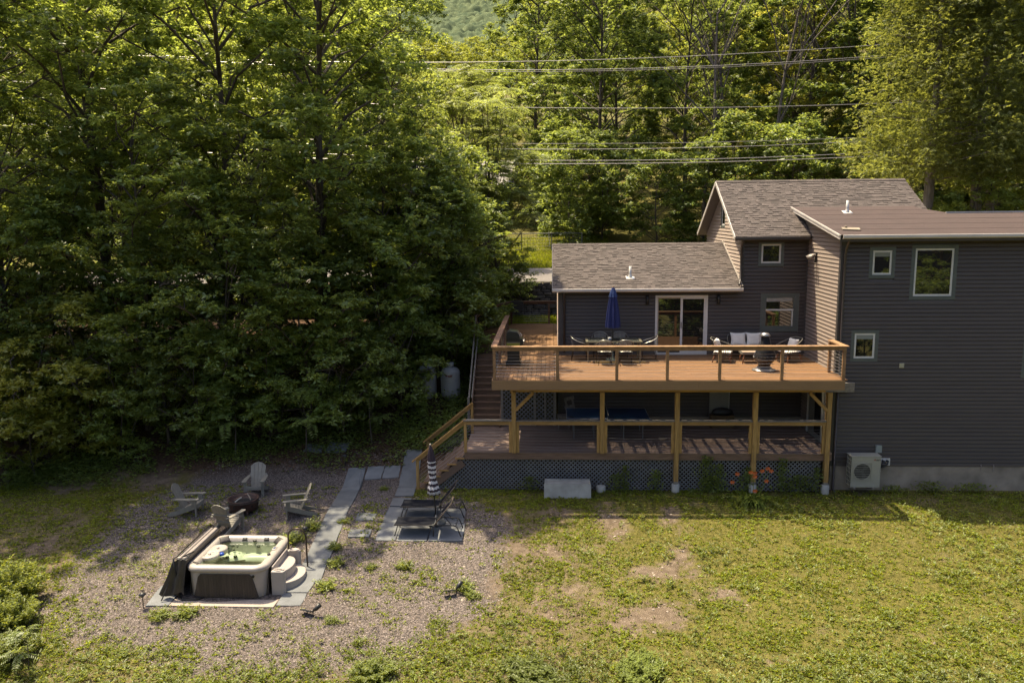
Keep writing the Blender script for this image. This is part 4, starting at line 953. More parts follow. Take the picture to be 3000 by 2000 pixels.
# ---------------------------------------------------------------- yard: flagstones
PATH = bpy.data.objects.new('stone_path', None); COL.objects.link(PATH); tag(PATH, kind='structure'); PATH.location = (-5.5, 23, 0)
def flag(q, up=.03, m='bluestone', th=.08, parent=PATH, name='flagstone'):
    rr = random.Random(int(q[0][0] * 1000 + q[0][1] * 77)); n = len(q)
    P = []
    for i in range(n):
        a = Vector((*q[i], 0)); b = Vector((*q[(i + 1) % n], 0))
        for t in (0.02, .33, .66):
            p = a.lerp(b, t); j = .012 if t > .1 else .0
            P.append((p.x + rr.uniform(-j, j), p.y + rr.uniform(-j, j)))
    top = [(x, y, z1(x, y) + up) for x, y in P]; c = (sum(p[0] for p in P) / len(P), sum(p[1] for p in P) / len(P))
    ins = [(c[0] + (x - c[0]) * .985, c[1] + (y - c[1]) * .985, z1(x, y) + up + .006) for x, y in P]
    bot = [(x, y, z - th) for x, y, z in top]
    return obj(name, MB().loft([bot, top, ins], cap1=True), m, parent)
def strip(L, Rr, cuts):  # L,Rr left and right edge end points (from far to near), cut fractions
    l0, l1 = Vector(L[0]), Vector(L[1]); r0, r1 = Vector(Rr[0]), Vector(Rr[1])
    for a, b in zip(cuts, cuts[1:]):
        g = .0012
        flag([tuple(l0.lerp(l1, b - g)), tuple(r0.lerp(r1, b - g)), tuple(r0.lerp(r1, a + g)), tuple(l0.lerp(l1, a + g))])
strip(((-7.02, 26.2), (-6.70, 19.1)), ((-6.42, 26.2), (-6.02, 19.1)), [0, .20, .40, .55, .71, .86, 1.0])
flag([(-6.35, 25.6), (-5.80, 25.65), (-5.78, 26.28), (-6.36, 26.25)]); flag([(-5.76, 25.66), (-5.20, 25.72), (-5.22, 26.33), (-5.75, 26.29)])
strip(((-5.22, 27.2), (-5.07, 24.33)), ((-4.60, 27.2), (-4.46, 24.33)), [0, .45, .73, 1.0])
flag([(-5.05, 23.42), (-4.44, 23.42), (-4.47, 24.12), (-5.08, 24.12)])
for (a, b, c, d) in ((-5.04, -4.46, 22.3, 23.32), (-5.04, -4.46, 21.27, 22.28), (-4.44, -3.56, 22.28, 23.28), (-3.54, -2.62, 22.28, 23.22), (-4.44, -3.56, 21.25, 22.26), (-3.54, -2.56, 21.28, 22.26)): flag([(a, c), (b, c), (b, d), (a, d)])
flag([(-5.88, 22.4), (-5.32, 22.4), (-5.30, 22.86), (-5.91, 22.85)]); flag([(-5.87, 21.43), (-5.26, 21.45), (-5.26, 21.87), (-5.89, 21.86)])
flag([(-8.1, 27.0), (-7.35, 27.05), (-7.3, 27.5), (-8.0, 27.6)], up=.05); flag([(-8.9, 27.1), (-8.2, 27.0), (-8.2, 27.4), (-8.8, 27.5)], up=.03)
flag([(-10.10, 18.02), (-9.52, 18.05), (-9.52, 19.0), (-10.10, 18.9)]); flag([(-6.84, 18.12), (-6.22, 18.12), (-6.20, 18.64), (-6.82, 18.66)]); flag([(-6.80, 18.69), (-6.20, 18.67), (-6.12, 19.60), (-6.80, 19.62)])

# ---------------------------------------------------------------- hot tub
TB = thing('hot_tub', (-8.2, 19.4, -.55), 'square greyish white hot tub with dark slatted panels, filled with pale green water', 'hot tub')
mat('tub_shell', (0.349, 0.312, 0.284), .35, var=.04, vscale=3); mat('tub_in', (0.492, 0.476, 0.41), .35, var=.06, vscale=4); mat('tub_slat', (0.0418, 0.0319, 0.0266), .6, var=.3, vscale=14, stretch=(1, 1, .1), island=.2); mat('headrest', (0.0312, 0.0262, 0.0262), .55); mat('jet', (0.0218, 0.0218, 0.0218), .3, metal=.4)
pad = tag(obj('concrete_pad', MB().box(-9.5, -6.87, 18.03, 20.7, -1.0, -.555), mat('pad_concrete', (0.312, 0.262, 0.225), .9, var=.12, vscale=3, bump=.2)), 'pale concrete slab under the hot tub', 'slab')
tcx, tcy, tz0 = -8.20, 19.42, -.553; hx_, hy_ = 1.0, 1.0
def ring_(off, z, r0=.30): return [(x, y, tz0 + z) for x, y in rrect(hx_ + off, hy_ + off, max(.05, r0 + off), 7, (tcx, tcy))]
cab = obj('cabinet', MB().loft([ring_(-.05, .0), ring_(-.03, .04), ring_(-.01, .55), ring_(.0, .72)], cap0=True), 'tub_shell', TB, True)
dips = lambda x, y: -.045 * (math.exp(-((x - tcx) / .42) ** 2) if abs(y - tcy) > .6 else 0)
obj('rim', MB().loft([ring_(-.002, .70), ring_(.045, .715), ring_(.06, .76), ring_(.05, .81), ring_(.01, .845), ring_(-.05, .86), ring_(-.12, .855), ring_(-.17, .82), ring_(-.20, .74)]), 'tub_shell', TB, True)
obj('basin', MB().loft([ring_(-.19, .76), ring_(-.23, .66), ring_(-.27, .50), ring_(-.31, .40), ring_(-.50, .36), ring_(-.56, .15), ring_(-.60, .12)], cap1=True), 'tub_in', TB, True)
for c, d, a in (((tcx - .50, tcy + .55, tz0 + .40), (.62, .45, .12), 20), ((tcx + .48, tcy - .30, tz0 + .34), (.5, .8, .10), 0), ((tcx - .45, tcy - .45, tz0 + .36), (.55, .5, .12), -15), ((tcx + .30, tcy + .62, tz0 + .34), (.9, .30, .14), 0)):
    obj('moulded_seat', MB().pillow(c, d[0] * 1.25, d[1] * 1.25, d[2] * 1.7, Matrix.Rotation(R(a), 3, 'Z'), pinch=.05), 'tub_in', TB, True)
obj('water', MB().add([(x, y, tz0 + .735) for x, y in rrect(.805, .805, .12, 7, (tcx, tcy))], [tuple(range(32))]), 'tub_water', TB)
# slatted panels on the two visible and the two hidden sides
for side in range(4):
    pn = sub('slat_panel', TB); W0, n = .82, 25; rot = Matrix.Rotation(side * math.pi / 2, 3, 'Z')
    for k in range(n):
        u = -W0 + (k + .5) * 2 * W0 / n; tpf = lambda v: .655 if abs(v) < W0 - .15 else max(.035, .655 - (abs(v) - (W0 - .15)) / .15 * .6)
        mbx = MB(); hw = W0 / n * .93
        for p in ((u - hw, -1.012, .03), (u + hw, -1.012, .03), (u + hw, -.98, .03), (u - hw, -.98, .03), (u - hw, -1.018, tpf(u - hw)), (u + hw, -1.018, tpf(u + hw)), (u + hw, -.98, tpf(u + hw)), (u - hw, -.98, tpf(u - hw))):
            q = rot @ Vector((p[0], p[1], 0)); mbx.v.append((tcx + q.x, tcy + q.y, tz0 + p[2]))
        mbx.f = [(3, 2, 1, 0), (4, 5, 6, 7), (0, 1, 5, 4), (1, 2, 6, 5), (2, 3, 7, 6), (3, 0, 4, 7)]
        obj('slat', mbx, 'tub_slat', pn)
# headrests, filter lids, jets, panel, float
for (x, y, a) in ((-.72, .78, 35), (.78, .74, -40), (-.78, -.78, 140), (-.18, .845, 0), (.42, .845, 0)):
    s = .5 if y > .8 else 1
    obj('headrest', MB().pillow((tcx + x, tcy + y, tz0 + .80), .30 * s, .17 * s + .03, .08, Matrix.Rotation(R(a), 3, 'Z') @ Matrix.Rotation(R(38), 3, 'X'), pinch=-.02), 'headrest', TB, True)
for (x, y) in ((-.66, .18), (-.72, -.20)):
    fl_ = obj('filter_lid', MB().lathe([(.24, -.10), (.25, .0), (.24, .03), (.18, .04), (.15, .015), (.13, .02), (.01, .022)], (tcx + x, tcy + y, tz0 + .79), 24), 'tub_shell', TB, True)
    obj('lid_knob', MB().lathe([(.04, .02), (.035, .05), (.01, .055)], (tcx + x, tcy + y, tz0 + .79), 12), 'tub_shell', fl_, True)
rj = random.Random(4)
for k, (x, y, z, r_) in enumerate([(-.60, .64, .62, .05), (-.47, .70, .66, .05), (-.52, .52, .55, .035), (-.40, .58, .60, .035), (-.64, .50, .50, .035), (-.33, .66, .66, .03), (-.50, .35, .50, .06), (-.30, .40, .50, .06), (.22, .72, .64, .05), (-.02, -.1, .2, .035), (-.22, -.22, .2, .035), (.72, .30, .6, .035), (.70, .66, .6, .03), (-.70, -.70, .62, .04), (.1, .80, .78, .06)]):
    r_ *= .8; obj('jet', MB().lathe([(r_, 0), (r_ * 1.05, .03), (r_ * .6, .035), (r_ * .2, .02)], (tcx + x, tcy + y, tz0 + z - .02), 12), 'jet', TB, True)
mat('screen_blue', (0.0499, 0.0748, 0.156), .3)
cp = obj('control_panel', MB().cbox((tcx + .90, tcy + .10, tz0 + .868), (.10, .20, .02)), 'tub_shell', TB, bevel=.006); obj('screen', MB().cbox((tcx + .90, tcy + .10, tz0 + .880), (.05, .12, .006)), 'screen_blue', cp)
obj('valve', MB().lathe([(.04, 0), (.045, .03), (.02, .05)], (tcx + .88, tcy - .28, tz0 + .85), 12), 'headrest', TB, True)
obj('side_light', MB().tube([(tcx + .72, tcy - .995, tz0 + .60), (tcx + .72, tcy - 1.02, tz0 + .60)], .035, 12), 'jet', TB)
fb = thing('float', (tcx - .50, tcy - .10, tz0 + .735), 'small bright blue float in the hot tub water', 'float')
mat('float_blue', (0.00623, 0.0499, 0.343), .4)
obj('float_body', MB().lathe([(.01, .0), (.06, .01), (.065, .05), (.04, .08), (.01, .085)], (tcx - .46, tcy - .06, tz0 + .72), 14), 'float_blue', fb, True)
obj('string', MB().tube([(tcx - .46, tcy - .08, tz0 + .73), (tcx - .45, tcy - .2, tz0 + .72)], .008, 5), 'black_metal', fb)
# folded cover leaning on the left side, with its lifter
CV = thing('tub_cover', (-9.5, 19.4, -.55), 'folded dark vinyl hot tub cover hanging off the tub side', 'cover')
mat('vinyl', (0.0451, 0.0385, 0.0353), .45, var=.2, vscale=4, bump=.25, bscale=6); mat('vinyl_sunlit', (0.262, 0.23, 0.215), .4, var=.12, vscale=3)  # second, paler vinyl has the sunlight on the cover's top edges put into its colour
def leaf_slab(t0, t1, name, m, top_m):
    """one half of the folded cover, tilted outwards; t is the offset away from the tub"""
    base = []
    P = [(-9.36 - t0 - .12, tz0 + .02), (-9.36 - t1 - .12, tz0 + .06), (-9.20 - t1 + .0, tz0 + .99), (-9.24 - (t0 + t1) / 2, tz0 + 1.03), (-9.16 - t0, tz0 + .99)]
    obj(name, MB().prism(P, 'y', 18.46, 20.48), m, CV, bevel=.02)
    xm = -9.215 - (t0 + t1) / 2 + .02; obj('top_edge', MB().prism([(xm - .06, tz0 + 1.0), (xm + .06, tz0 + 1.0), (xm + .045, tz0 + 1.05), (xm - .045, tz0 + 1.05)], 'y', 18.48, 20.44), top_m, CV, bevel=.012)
leaf_slab(.0, .115, 'cover_half', 'vinyl', 'vinyl_sunlit'); leaf_slab(.125, .24, 'cover_half', 'vinyl', 'vinyl_sunlit')
mbx = MB(); loops = []
for i in range(9):
    t = i / 8; x = -9.16 - .36 * t; wav = .05 * math.sin(t * 12)
    loops.append([(x, 18.44 + wav * .4, tz0 + 1.0 - .03 * t), (x - .05 - .10 * t, 18.36 + wav, tz0 + .55), (x - .10 - .25 * t, 18.33 + wav * 1.3, tz0 + .12 + .06 * math.sin(7 * t))])
obj('end_flap', MB().loft(loops, close=False), 'vinyl', CV, True)
obj('lifter_bar', MB().tube([(-9.40, 18.40, tz0 + .02), (-9.44, 18.36, tz0 + .75), (-9.48, 18.40, tz0 + 1.04), (-9.42, 18.6, tz0 + 1.09), (-9.42, 20.4, tz0 + 1.12), (-9.44, 20.55, tz0 + 1.05), (-9.42, 20.55, tz0 + .1)], .02, 7), 'dark_tube', CV, True)
obj('lifter_foot', MB().tube([(-9.40, 18.42, tz0 + .03), (-9.30, 18.30, tz0 + .03), (-8.95, 18.30, tz0 + .03), (-8.80, 18.40, tz0 + .03)], .025, 7), 'dark_tube', CV, True)
for dy in (0, .06): obj('strap', MB().tube([(-9.60, 18.45 + dy, tz0 + .7), (-9.66, 18.28, tz0 + .3), (-9.76, 18.18, tz0 + .04)], .016, 5), 'vinyl', CV)
obj('gas_strut', MB().tube([(-9.30, 18.50, tz0 + 1.06), (-9.10, 18.75, tz0 + 1.10)], .018, 6), 'dark_tube', CV)
# moulded steps
ST = thing('tub_steps', (-6.8, 19.3, tz0), 'two tier moulded plastic steps curving beside the hot tub', 'steps')
mat('step_plastic', (0.343, 0.303, 0.28), .5, var=.04)
sx0 = -7.12
def half(rx, ry, cy0, n=14, x0=sx0): return [(x0, cy0 - ry)] + [(x0 + rx * math.sin(math.pi * k / n) ** .8, cy0 - ry * math.cos(math.pi * k / n)) for k in range(1, n)] + [(x0, cy0 + ry)]
zs = tz0 + .01
obj('lower_tread', MB().prism(half(.66, .62, 19.32), 'z', zs, zs + .27), 'step_plastic', ST, bevel=.02)
obj('upper_tread', MB().prism(half(.38, .52, 19.32), 'z', zs + .272, zs + .52), 'step_plastic', ST, bevel=.02)
for s in (-1, 1):
    yc = 19.32 + s * .60; pl_ = obj('planter_arm', MB().loft([[(sx0 + .02 + u * .36, yc + s * (.03 + .07 * v) - .02, zs + zz * (1 - .0 * u)) for u, v in ((0, -1), (.9, -1), (1, 0), (.9, 1), (0, 1))] for zz in (0, .35, .64)], cap0=True, cap1=True), 'step_plastic', ST, bevel=.025)
    obj('planter_pocket', MB().lathe([(.13, 0), (.14, .04), (.12, .045), (.11, .0)], (sx0 + .2, yc, zs + .62), 16, sy=.7), 'step_plastic', pl_, True)
obj('back_wall', MB().box(sx0 - .02, sx0 + .03, 18.75, 19.90, zs, zs + .70), 'step_plastic', ST, bevel=.012)
hr = thing('handrail', (-6.9, 19.95, tz0), 'bent bronze tube handrail over the hot tub steps', 'handrail')
mat('bronze_tube', (0.0561, 0.0405, 0.0312), .35, metal=.6)
obj('hand_tube', MB().tube([(-7.10, 20.02, tz0 + .05), (-7.10, 20.02, tz0 + .98)] + [(-6.84 - .26 * math.cos(t), 20.02 - .10 * t / math.pi, tz0 + .98 + .26 * math.sin(t)) for t in np.linspace(.2, math.pi, 9)] + [(-6.57, 19.88, tz0 + .60), (-6.55, 19.86, tz0 + .0)], .022, 8), 'bronze_tube', hr, True)
obj('hand_base', MB().box(-6.68, -6.42, 19.74, 19.98, tz0 - .03, tz0 + .012), 'bronze_tube', hr)

# ---------------------------------------------------------------- fire pit circle
mat('adirondack', (0.221, 0.205, 0.172), .65, var=.12, vscale=8, island=.06)
def adirondack():
    c = thing('adirondack_chair', (0, 0, 0), 'x', 'chair', group='four slatted garden chairs around the fire pit')
    m = 'adirondack'
    for s in (-1, 1):
        obj('front_leg', MB().box(s * .30 - .05, s * .30 + .05, -.36, -.325, 0, .54), m, c, False, True)
        P = [(-.40, .40), (-.40, .27), (.36, .02), (.55, .0), (.60, .06), (.50, .12), (.30, .17), (-.1, .34)]
        obj('side_rail', MB().prism(P, 'x', s * .265 - .02, s * .265 + .02), m, c, False, True)
        obj('armrest', MB().prism([(s * .24, -.44), (s * .36, -.46), (s * .41, -.40), (s * .40, -.10), (s * .37, .25), (s * .30, .40), (s * .24, .38), (s * .26, .0)][::s], 'z', .545, .572), m, c, False, True)
        obj('arm_support', MB().box(s * .30 - .02, s * .30 + .02, -.325, -.22, .38, .54), m, c, False, True)
    for k in range(6): obj('seat_slat', MB().cbox((0, -.37 + k * .088, .375 - k * .03), (.56, .078, .022), Matrix.Rotation(R(-18), 3, 'X')), m, c, False, True)
    obj('front_apron', MB().box(-.285, .285, -.415, -.395, .28, .385), m, c, False, True)
    A = R(24); d = Vector((0, math.sin(A), math.cos(A))); o0 = Vector((0, .10, .22))
    for k in range(4):
        u = (-1.5 + k) * .138; hw = .064; tp = .84 - .10 * (abs(u) / .207) ** 2; lo, hi = (u - hw), (u + hw)
        t_in, t_out = .84 - .13 * (max(0, abs(u) - hw) / .27) ** 2, .84 - .13 * ((abs(u) + hw) / .27) ** 2
        tl, trr = (t_out, t_in) if u < 0 else (t_in, t_out); sh = .85 + .15
        V = []
        for dep in (0, .02):
            n_ = Vector((0, -math.cos(A), math.sin(A))) * (-dep)
            for (x, t) in ((lo * .82, 0), (hi * .82, 0), (hi, trr), (lo, tl)): V.append(o0 + Vector((x, 0, 0)) + d * t + n_)
        obj('back_slat', MB().hexa([V[i] for i in (0, 1, 2, 3, 4, 5, 6, 7)]), m, c, False, True)
    for t, w_ in ((.16, .50), (.42, .62)):
        p = o0 + d * t; obj('back_brace', MB().cbox((0, p.y + .035, p.z - .01), (w_, .03, .07), Matrix.Rotation(-A, 3, 'X')), m, c, False, True)
    return c
ad = adirondack()
for i, (x, y, a, l) in enumerate([(-9.62, 24.45, 6, 'garden chair facing the camera behind the fire pit'), (-11.12, 22.78, 93, 'garden chair on the grassy side of the fire pit, seen in profile'),
        (-7.72, 22.76, -72, 'garden chair beside the flagstone path, its back to the path'), (-9.48, 21.72, 166, 'garden chair with its back to the hot tub')]):
    c = ad if i == 0 else copy_tree(ad)
    c.location = (x, y, z1(x, y) + .005); c.rotation_euler = (0, 0, R(a)); c['label'] = l; c.scale = (.9, .95, .98)
fp = thing('fire_pit', (-9.48, 22.95, z1(-9.48, 22.95)), 'round rusty brown metal fire pit with ring handle', 'fire pit')
mat('rust', (0.053, 0.0262, 0.0199), .65, var=.35, vscale=9, bump=.2); mat('ash', (0.0187, 0.0168, 0.0168), .95, var=.4); mat('birch', (0.343, 0.324, 0.287), .8)
F3 = (-9.48, 22.98, z1(-9.48, 22.98))
obj('bowl', MB().lathe([(.38, .06), (.42, .10), (.45, .36), (.47, .40), (.47, .42), (.43, .42), (.40, .36), (.34, .26), (.1, .22), (.01, .22)], F3, 32), 'rust', fp, True)
obj('ash_bed', MB().lathe([(.36, .29), (.2, .31), (.01, .30)], F3, 20), 'ash', fp)
obj('ring_handle', MB().tube([(F3[0] + .58 * math.cos(t), F3[1] + .58 * math.sin(t) * .96, F3[2] + .40) for t in np.linspace(0, 2 * math.pi, 33)], .011, 5), 'black_metal', fp, True)
for k in range(4): a = k * math.pi / 2 + .6; obj('leg', MB().tube([(F3[0] + .38 * math.cos(a), F3[1] + .38 * math.sin(a), F3[2] + .16), (F3[0] + .42 * math.cos(a), F3[1] + .42 * math.sin(a), F3[2])], .03, 6), 'rust', fp)
for k in range(10): a = k * .628; obj('cutout', MB().cbox((F3[0] + .447 * math.cos(a), F3[1] + .447 * math.sin(a), F3[2] + .25), (.012, .05, .05), Matrix.Rotation(a, 3, 'Z') @ Matrix.Rotation(R(45), 3, 'X')), 'ash', fp)
for p, q, r_, m_, nm in (((-.22, -.12, .32), (-.10, .10, .40), .02, 'birch', 'small white birch log in the fire pit'), ((-.3, .05, .34), (.05, .25, .46), .014, 'stair_wood', 'thin brown stick leaning in the fire pit'), ((.02, .28, .46), (.28, -.12, .40), .017, 'grey_plank', 'longest grey branch lying across the fire pit')):
    t_ = Vector(F3); o = obj('firewood', MB().tube([t_ + Vector(p), t_ + (Vector(p) + Vector(q)) / 2 + Vector((0, 0, .012)), t_ + Vector(q)], r_, 6), m_); tag(o, nm, 'firewood', 'sticks in the fire pit')

# ---------------------------------------------------------------- loungers and striped umbrella
mat('sling', (.010, .011, .016), .9, var=.1, spec=.1); mat('sling_back', (0.137, 0.102, 0.0748), .8, var=.1); mat('lounger_tube', (0.0312, 0.028, 0.028), .4, metal=.3)
def lounger():
    c = thing('chaise_lounge', (0, 0, 0), 'x', 'lounger', group='two black sling loungers on the flagstone pad'); h = .30; sz = .33
    for s in (-1, 1):
        obj('side_rail', MB().tube([(-.95, s * h, sz), (.72, s * h, sz), (.84, s * h, sz - .02)], .016, 6), 'lounger_tube', c, True, True)
        obj('front_leg', MB().tube([(-.84, s * h, sz), (-.94, s * h, 0)], .016, 6), 'lounger_tube', c, True, True)
        obj('middle_leg', MB().tube([(.18, s * h, sz), (.17, s * h, 0)], .016, 6), 'lounger_tube', c, True, True)
        obj('rear_leg', MB().tube([(.80, s * h, sz - .01), (.86, s * h, sz - .06), (.96, s * h, 0)], .016, 6), 'lounger_tube', c, True, True)
        obj('back_strut', MB().tube([(.40, s * .2, sz + .34), (.68, s * .2, sz - .02)], .010, 5), 'lounger_tube', c, True, True)
        obj('joint', MB().cbox((.18, s * h, sz), (.06, .045, .05)), 'galv', c, False, True)
    obj('rear_bar', MB().tube([(.82, -h, sz - .02), (.82, h, sz - .02)], .014, 6), 'lounger_tube', c, True, True)
    n = 8; vs = []
    loops = [[(-.95 + 1.13 * i / n, -h + 2 * h * j / 6, sz + .012 - .03 * math.sin(math.pi * j / 6)) for j in range(7)] for i in range(n + 1)]
    obj('seat_sling', MB().loft(loops, close=False), 'sling', c, True, True)
    A = R(52); loops = [[(.20 + .78 * i / n * math.cos(A) + .02 * math.sin(math.pi * j / 6), -h + 2 * h * j / 6, sz + .02 + .78 * i / n * math.sin(A) - .02 * math.sin(math.pi * j / 6)) for j in range(7)] for i in range(n + 1)]
    obj('back_sling', MB().loft(loops, close=False), 'sling', c, True, True)
    obj('back_frame', MB().tube([(.20, -h, sz), (.20 + .8 * math.cos(A), -h, sz + .8 * math.sin(A)), (.20 + .8 * math.cos(A), h, sz + .8 * math.sin(A)), (.20, h, sz)], .016, 6), 'sling_back', c, True, True)
    return c
lo_ = lounger(); lo_.location = (-3.56, 21.72, z1(-3.5, 21.72) + .042); lo_['label'] = 'black sling lounger nearer the lawn, back half raised'
copy_tree(lo_, (-3.58, 22.80, z1(-3.5, 22.8) + .042), 0, 'black sling lounger nearer the deck steps, back raised')
su = thing('striped_umbrella', (-3.42, 22.27, z1(-3.4, 22.27)), 'closed dark and white striped umbrella between the two loungers', 'umbrella')
def stripes():
    m = bpy.data.materials.new('stripes'); m.use_nodes = True; MATS['stripes'] = m; t = m.node_tree; n = t.nodes; L = t.links; b = n["Principled BSDF"]; b.inputs["Roughness"].default_value = .85
    tc = n.new("ShaderNodeTexCoord"); sp = n.new("ShaderNodeSeparateXYZ"); L.new(tc.outputs["Object"], sp.inputs[0])
    nz = n.new("ShaderNodeTexNoise"); nz.inputs["Scale"].default_value = 9; L.new(tc.outputs["Object"], nz.inputs["Vector"])
    ad_ = n.new("ShaderNodeMath"); ad_.operation = 'MULTIPLY_ADD'; ad_.inputs[1].default_value = .10; L.new(nz.outputs[0], ad_.inputs[0]); L.new(sp.outputs[2], ad_.inputs[2])
    mu = n.new("ShaderNodeMath"); mu.operation = 'MULTIPLY'; mu.inputs[1].default_value = 1 / .155; L.new(ad_.outputs[0], mu.inputs[0])
    fr = n.new("ShaderNodeMath"); fr.operation = 'FRACT'; L.new(mu.outputs[0], fr.inputs[0])
    gt = n.new("ShaderNodeMath"); gt.operation = 'GREATER_THAN'; gt.inputs[1].default_value = .48; L.new(fr.outputs[0], gt.inputs[0])
    hi = n.new("ShaderNodeMath"); hi.operation = 'LESS_THAN'; hi.inputs[1].default_value = 1.93; L.new(sp.outputs[2], hi.inputs[0])
    an = n.new("ShaderNodeMath"); an.operation = 'MULTIPLY'; L.new(gt.outputs[0], an.inputs[0]); L.new(hi.outputs[0], an.inputs[1])
    mx = n.new("ShaderNodeMix"); mx.data_type = 'RGBA'; mx.inputs[6].default_value = (.035, .022, .035, 1); mx.inputs[7].default_value = (.60, .58, .60, 1); L.new(an.outputs[0], mx.inputs[0]); L.new(mx.outputs[2], b.inputs["Base Color"])
stripes()
mbx = MB(); mbx.lathe([(.10, .95), (.20, .93), (.19, 1.05), (.155, 1.20), (.115, 1.33), (.10, 1.42), (.12, 1.6), (.125, 1.8), (.12, 2.0), (.085, 2.2), (.05, 2.36), (.03, 2.40)], (0, 0, 0), 56, rad=lambda t, i: .86 * (1 + .16 * math.cos(9 * t + i * .35)))
mbx.v = [(x - .05 * z, y, z) for x, y, z in mbx.v]; obj('canopy', mbx, 'stripes', su, True, True)
mbx = MB().lathe([(.018, 0.04), (.018, 2.42)], (0, 0, 0), 8); mbx.v = [(x - .05 * z, y, z) for x, y, z in mbx.v]; obj('pole', mbx, 'lounger_tube', su, True, True)
obj('base', MB().lathe([(.27, .04), (.28, .06), (.24, .09), (.05, .12), (.03, .3)], (0, 0, 0), 24), 'base_grey', su, True, True)
mbx = MB().lathe([(.03, 2.40), (.035, 2.43), (.01, 2.46)], (0, 0, 0), 8); mbx.v = [(x - .05 * z, y, z) for x, y, z in mbx.v]; obj('finial', mbx, 'flashing', su, True, True)

# ---------------------------------------------------------------- garden lights
def path_light(x, y, label):
    z = z1(x, y); t = thing('path_light', (x, y, z), label, 'garden light', group='small black stake lights')
    obj('stake', MB().lathe([(.012, -.05), (.012, .34)], (x, y, z), 6), 'black_metal', t); obj('cap', MB().lathe([(.085, .34), (.09, .36), (.04, .40), (.01, .405)], (x, y, z), 14), 'black_metal', t, True); obj('lens', MB().lathe([(.035, .29), (.045, .34)], (x, y, z), 10), 'galv', t, True)
path_light(-10.12, 17.98, 'mushroom shaped stake light by the pale slab corner left of the hot tub'); path_light(-7.05, 21.3, 'stake light among weeds behind the bronze handrail'); path_light(-7.18, 26.35, 'stake light at the far end of the flagstone path, by the leaf litter')
def spot(x, y, a, label):
    z = z1(x, y); t = thing('spotlight', (x, y, z), label, 'spotlight', R(a), 'black solar spotlights in the gravel')
    obj('stake', MB().lathe([(.014, -.05), (.012, .16)], (0, 0, 0), 6), 'black_metal', t, False, True); obj('solar_panel', MB().cbox((-.18, 0, .13), (.30, .16, .025), Matrix.Rotation(R(-25), 3, 'X')), 'black_metal', t, False, True)
    obj('panel_stem', MB().tube([(-.18, 0, .12), (-.18, .02, -.02)], .012, 5), 'black_metal', t, False, True)
    obj('lamp_head', MB().tube([(.0, 0, .16), (.06, .03, .20), (.15, .09, .30)], [.02, .05, .062], 10), 'black_metal', t, True, True)
spot(-5.78, 17.72, -20, 'solar spotlight in the gravel in front of the hot tub slabs'); spot(-2.42, 18.72, 15, 'solar spotlight beside a weed out in the open gravel')

# ---------------------------------------------------------------- concrete block, propane tanks
cbk = thing('concrete_planter', (.48, 24.5, 0), 'long pale concrete trough standing against the lattice skirt', 'planter')
obj('trough_wall', MB().hexa([(-.26, 24.22, -.1), (1.23, 24.22, -.1), (1.23, 24.80, -.1), (-.26, 24.80, -.1), (-.26, 24.30, .44), (1.23, 24.30, .44), (1.21, 24.80, .44), (-.24, 24.80, .44)]), 'concrete_pale', cbk, bevel=.012)
obj('rim', MB().box(-.24, 1.21, 24.31, 24.36, .442, .47).box(-.24, 1.21, 24.74, 24.79, .442, .47).box(-.24, -.19, 24.36, 24.74, .442, .47).box(1.16, 1.21, 24.36, 24.74, .442, .47), 'concrete_pale', cbk)
mat('tank_white', (.30, .30, .30), .45, var=.08, vscale=2); mat('tank_red', (0.156, 0.00748, 0.00935), .5)
def tank(x, y, label, logo):
    z = z1(x, y) + .02; t = thing('propane_tank', (x, y, z), label, 'tank', group='upright white propane tanks')
    obj('shell', MB().lathe([(.28, .0), (.34, .04), (.375, .14), (.38, .25), (.38, .95), (.36, 1.05), (.28, 1.15), (.12, 1.20), (.01, 1.21)], (x, y, z), 28), 'tank_white', t, True)
    obj('foot_ring', MB().lathe([(.26, -.12), (.27, .02)], (x, y, z), 20), 'tank_white', t); obj('valve_hood', MB().lathe([(.14, 1.18), (.15, 1.36), (.12, 1.38), (.01, 1.38)], (x, y, z), 16), 'tank_white', t, True)
    if logo:
        for k, (a0, a1, z0_, z2) in enumerate(((-112, -100, .88, .93), (-99, -90, .90, .925), (-96, -72, .87, .91), (-86, -70, .92, .94))):
            loops = [[(x + .385 * math.cos(R(a)), y + .385 * math.sin(R(a)), z + zz) for zz in (z0_, z2)] for a in np.linspace(a0, a1, 5)]
            obj('logo', MB().loft(loops, close=False), 'tank_red', t)
        loops = [[(x + .386 * math.cos(R(a)), y + .386 * math.sin(R(a)), z + .84 + .012 * math.cos((a + 91) / 10) + zz) for zz in (0, .012)] for a in np.linspace(-108, -74, 10)]
        obj('logo', MB().loft(loops, close=False), 'tank_red', t)
tank(-3.98, 30.5, 'white propane tank with a small red logo, nearer the stairs', True); tank(-4.93, 30.6, 'white propane tank half hidden by leaves', False)
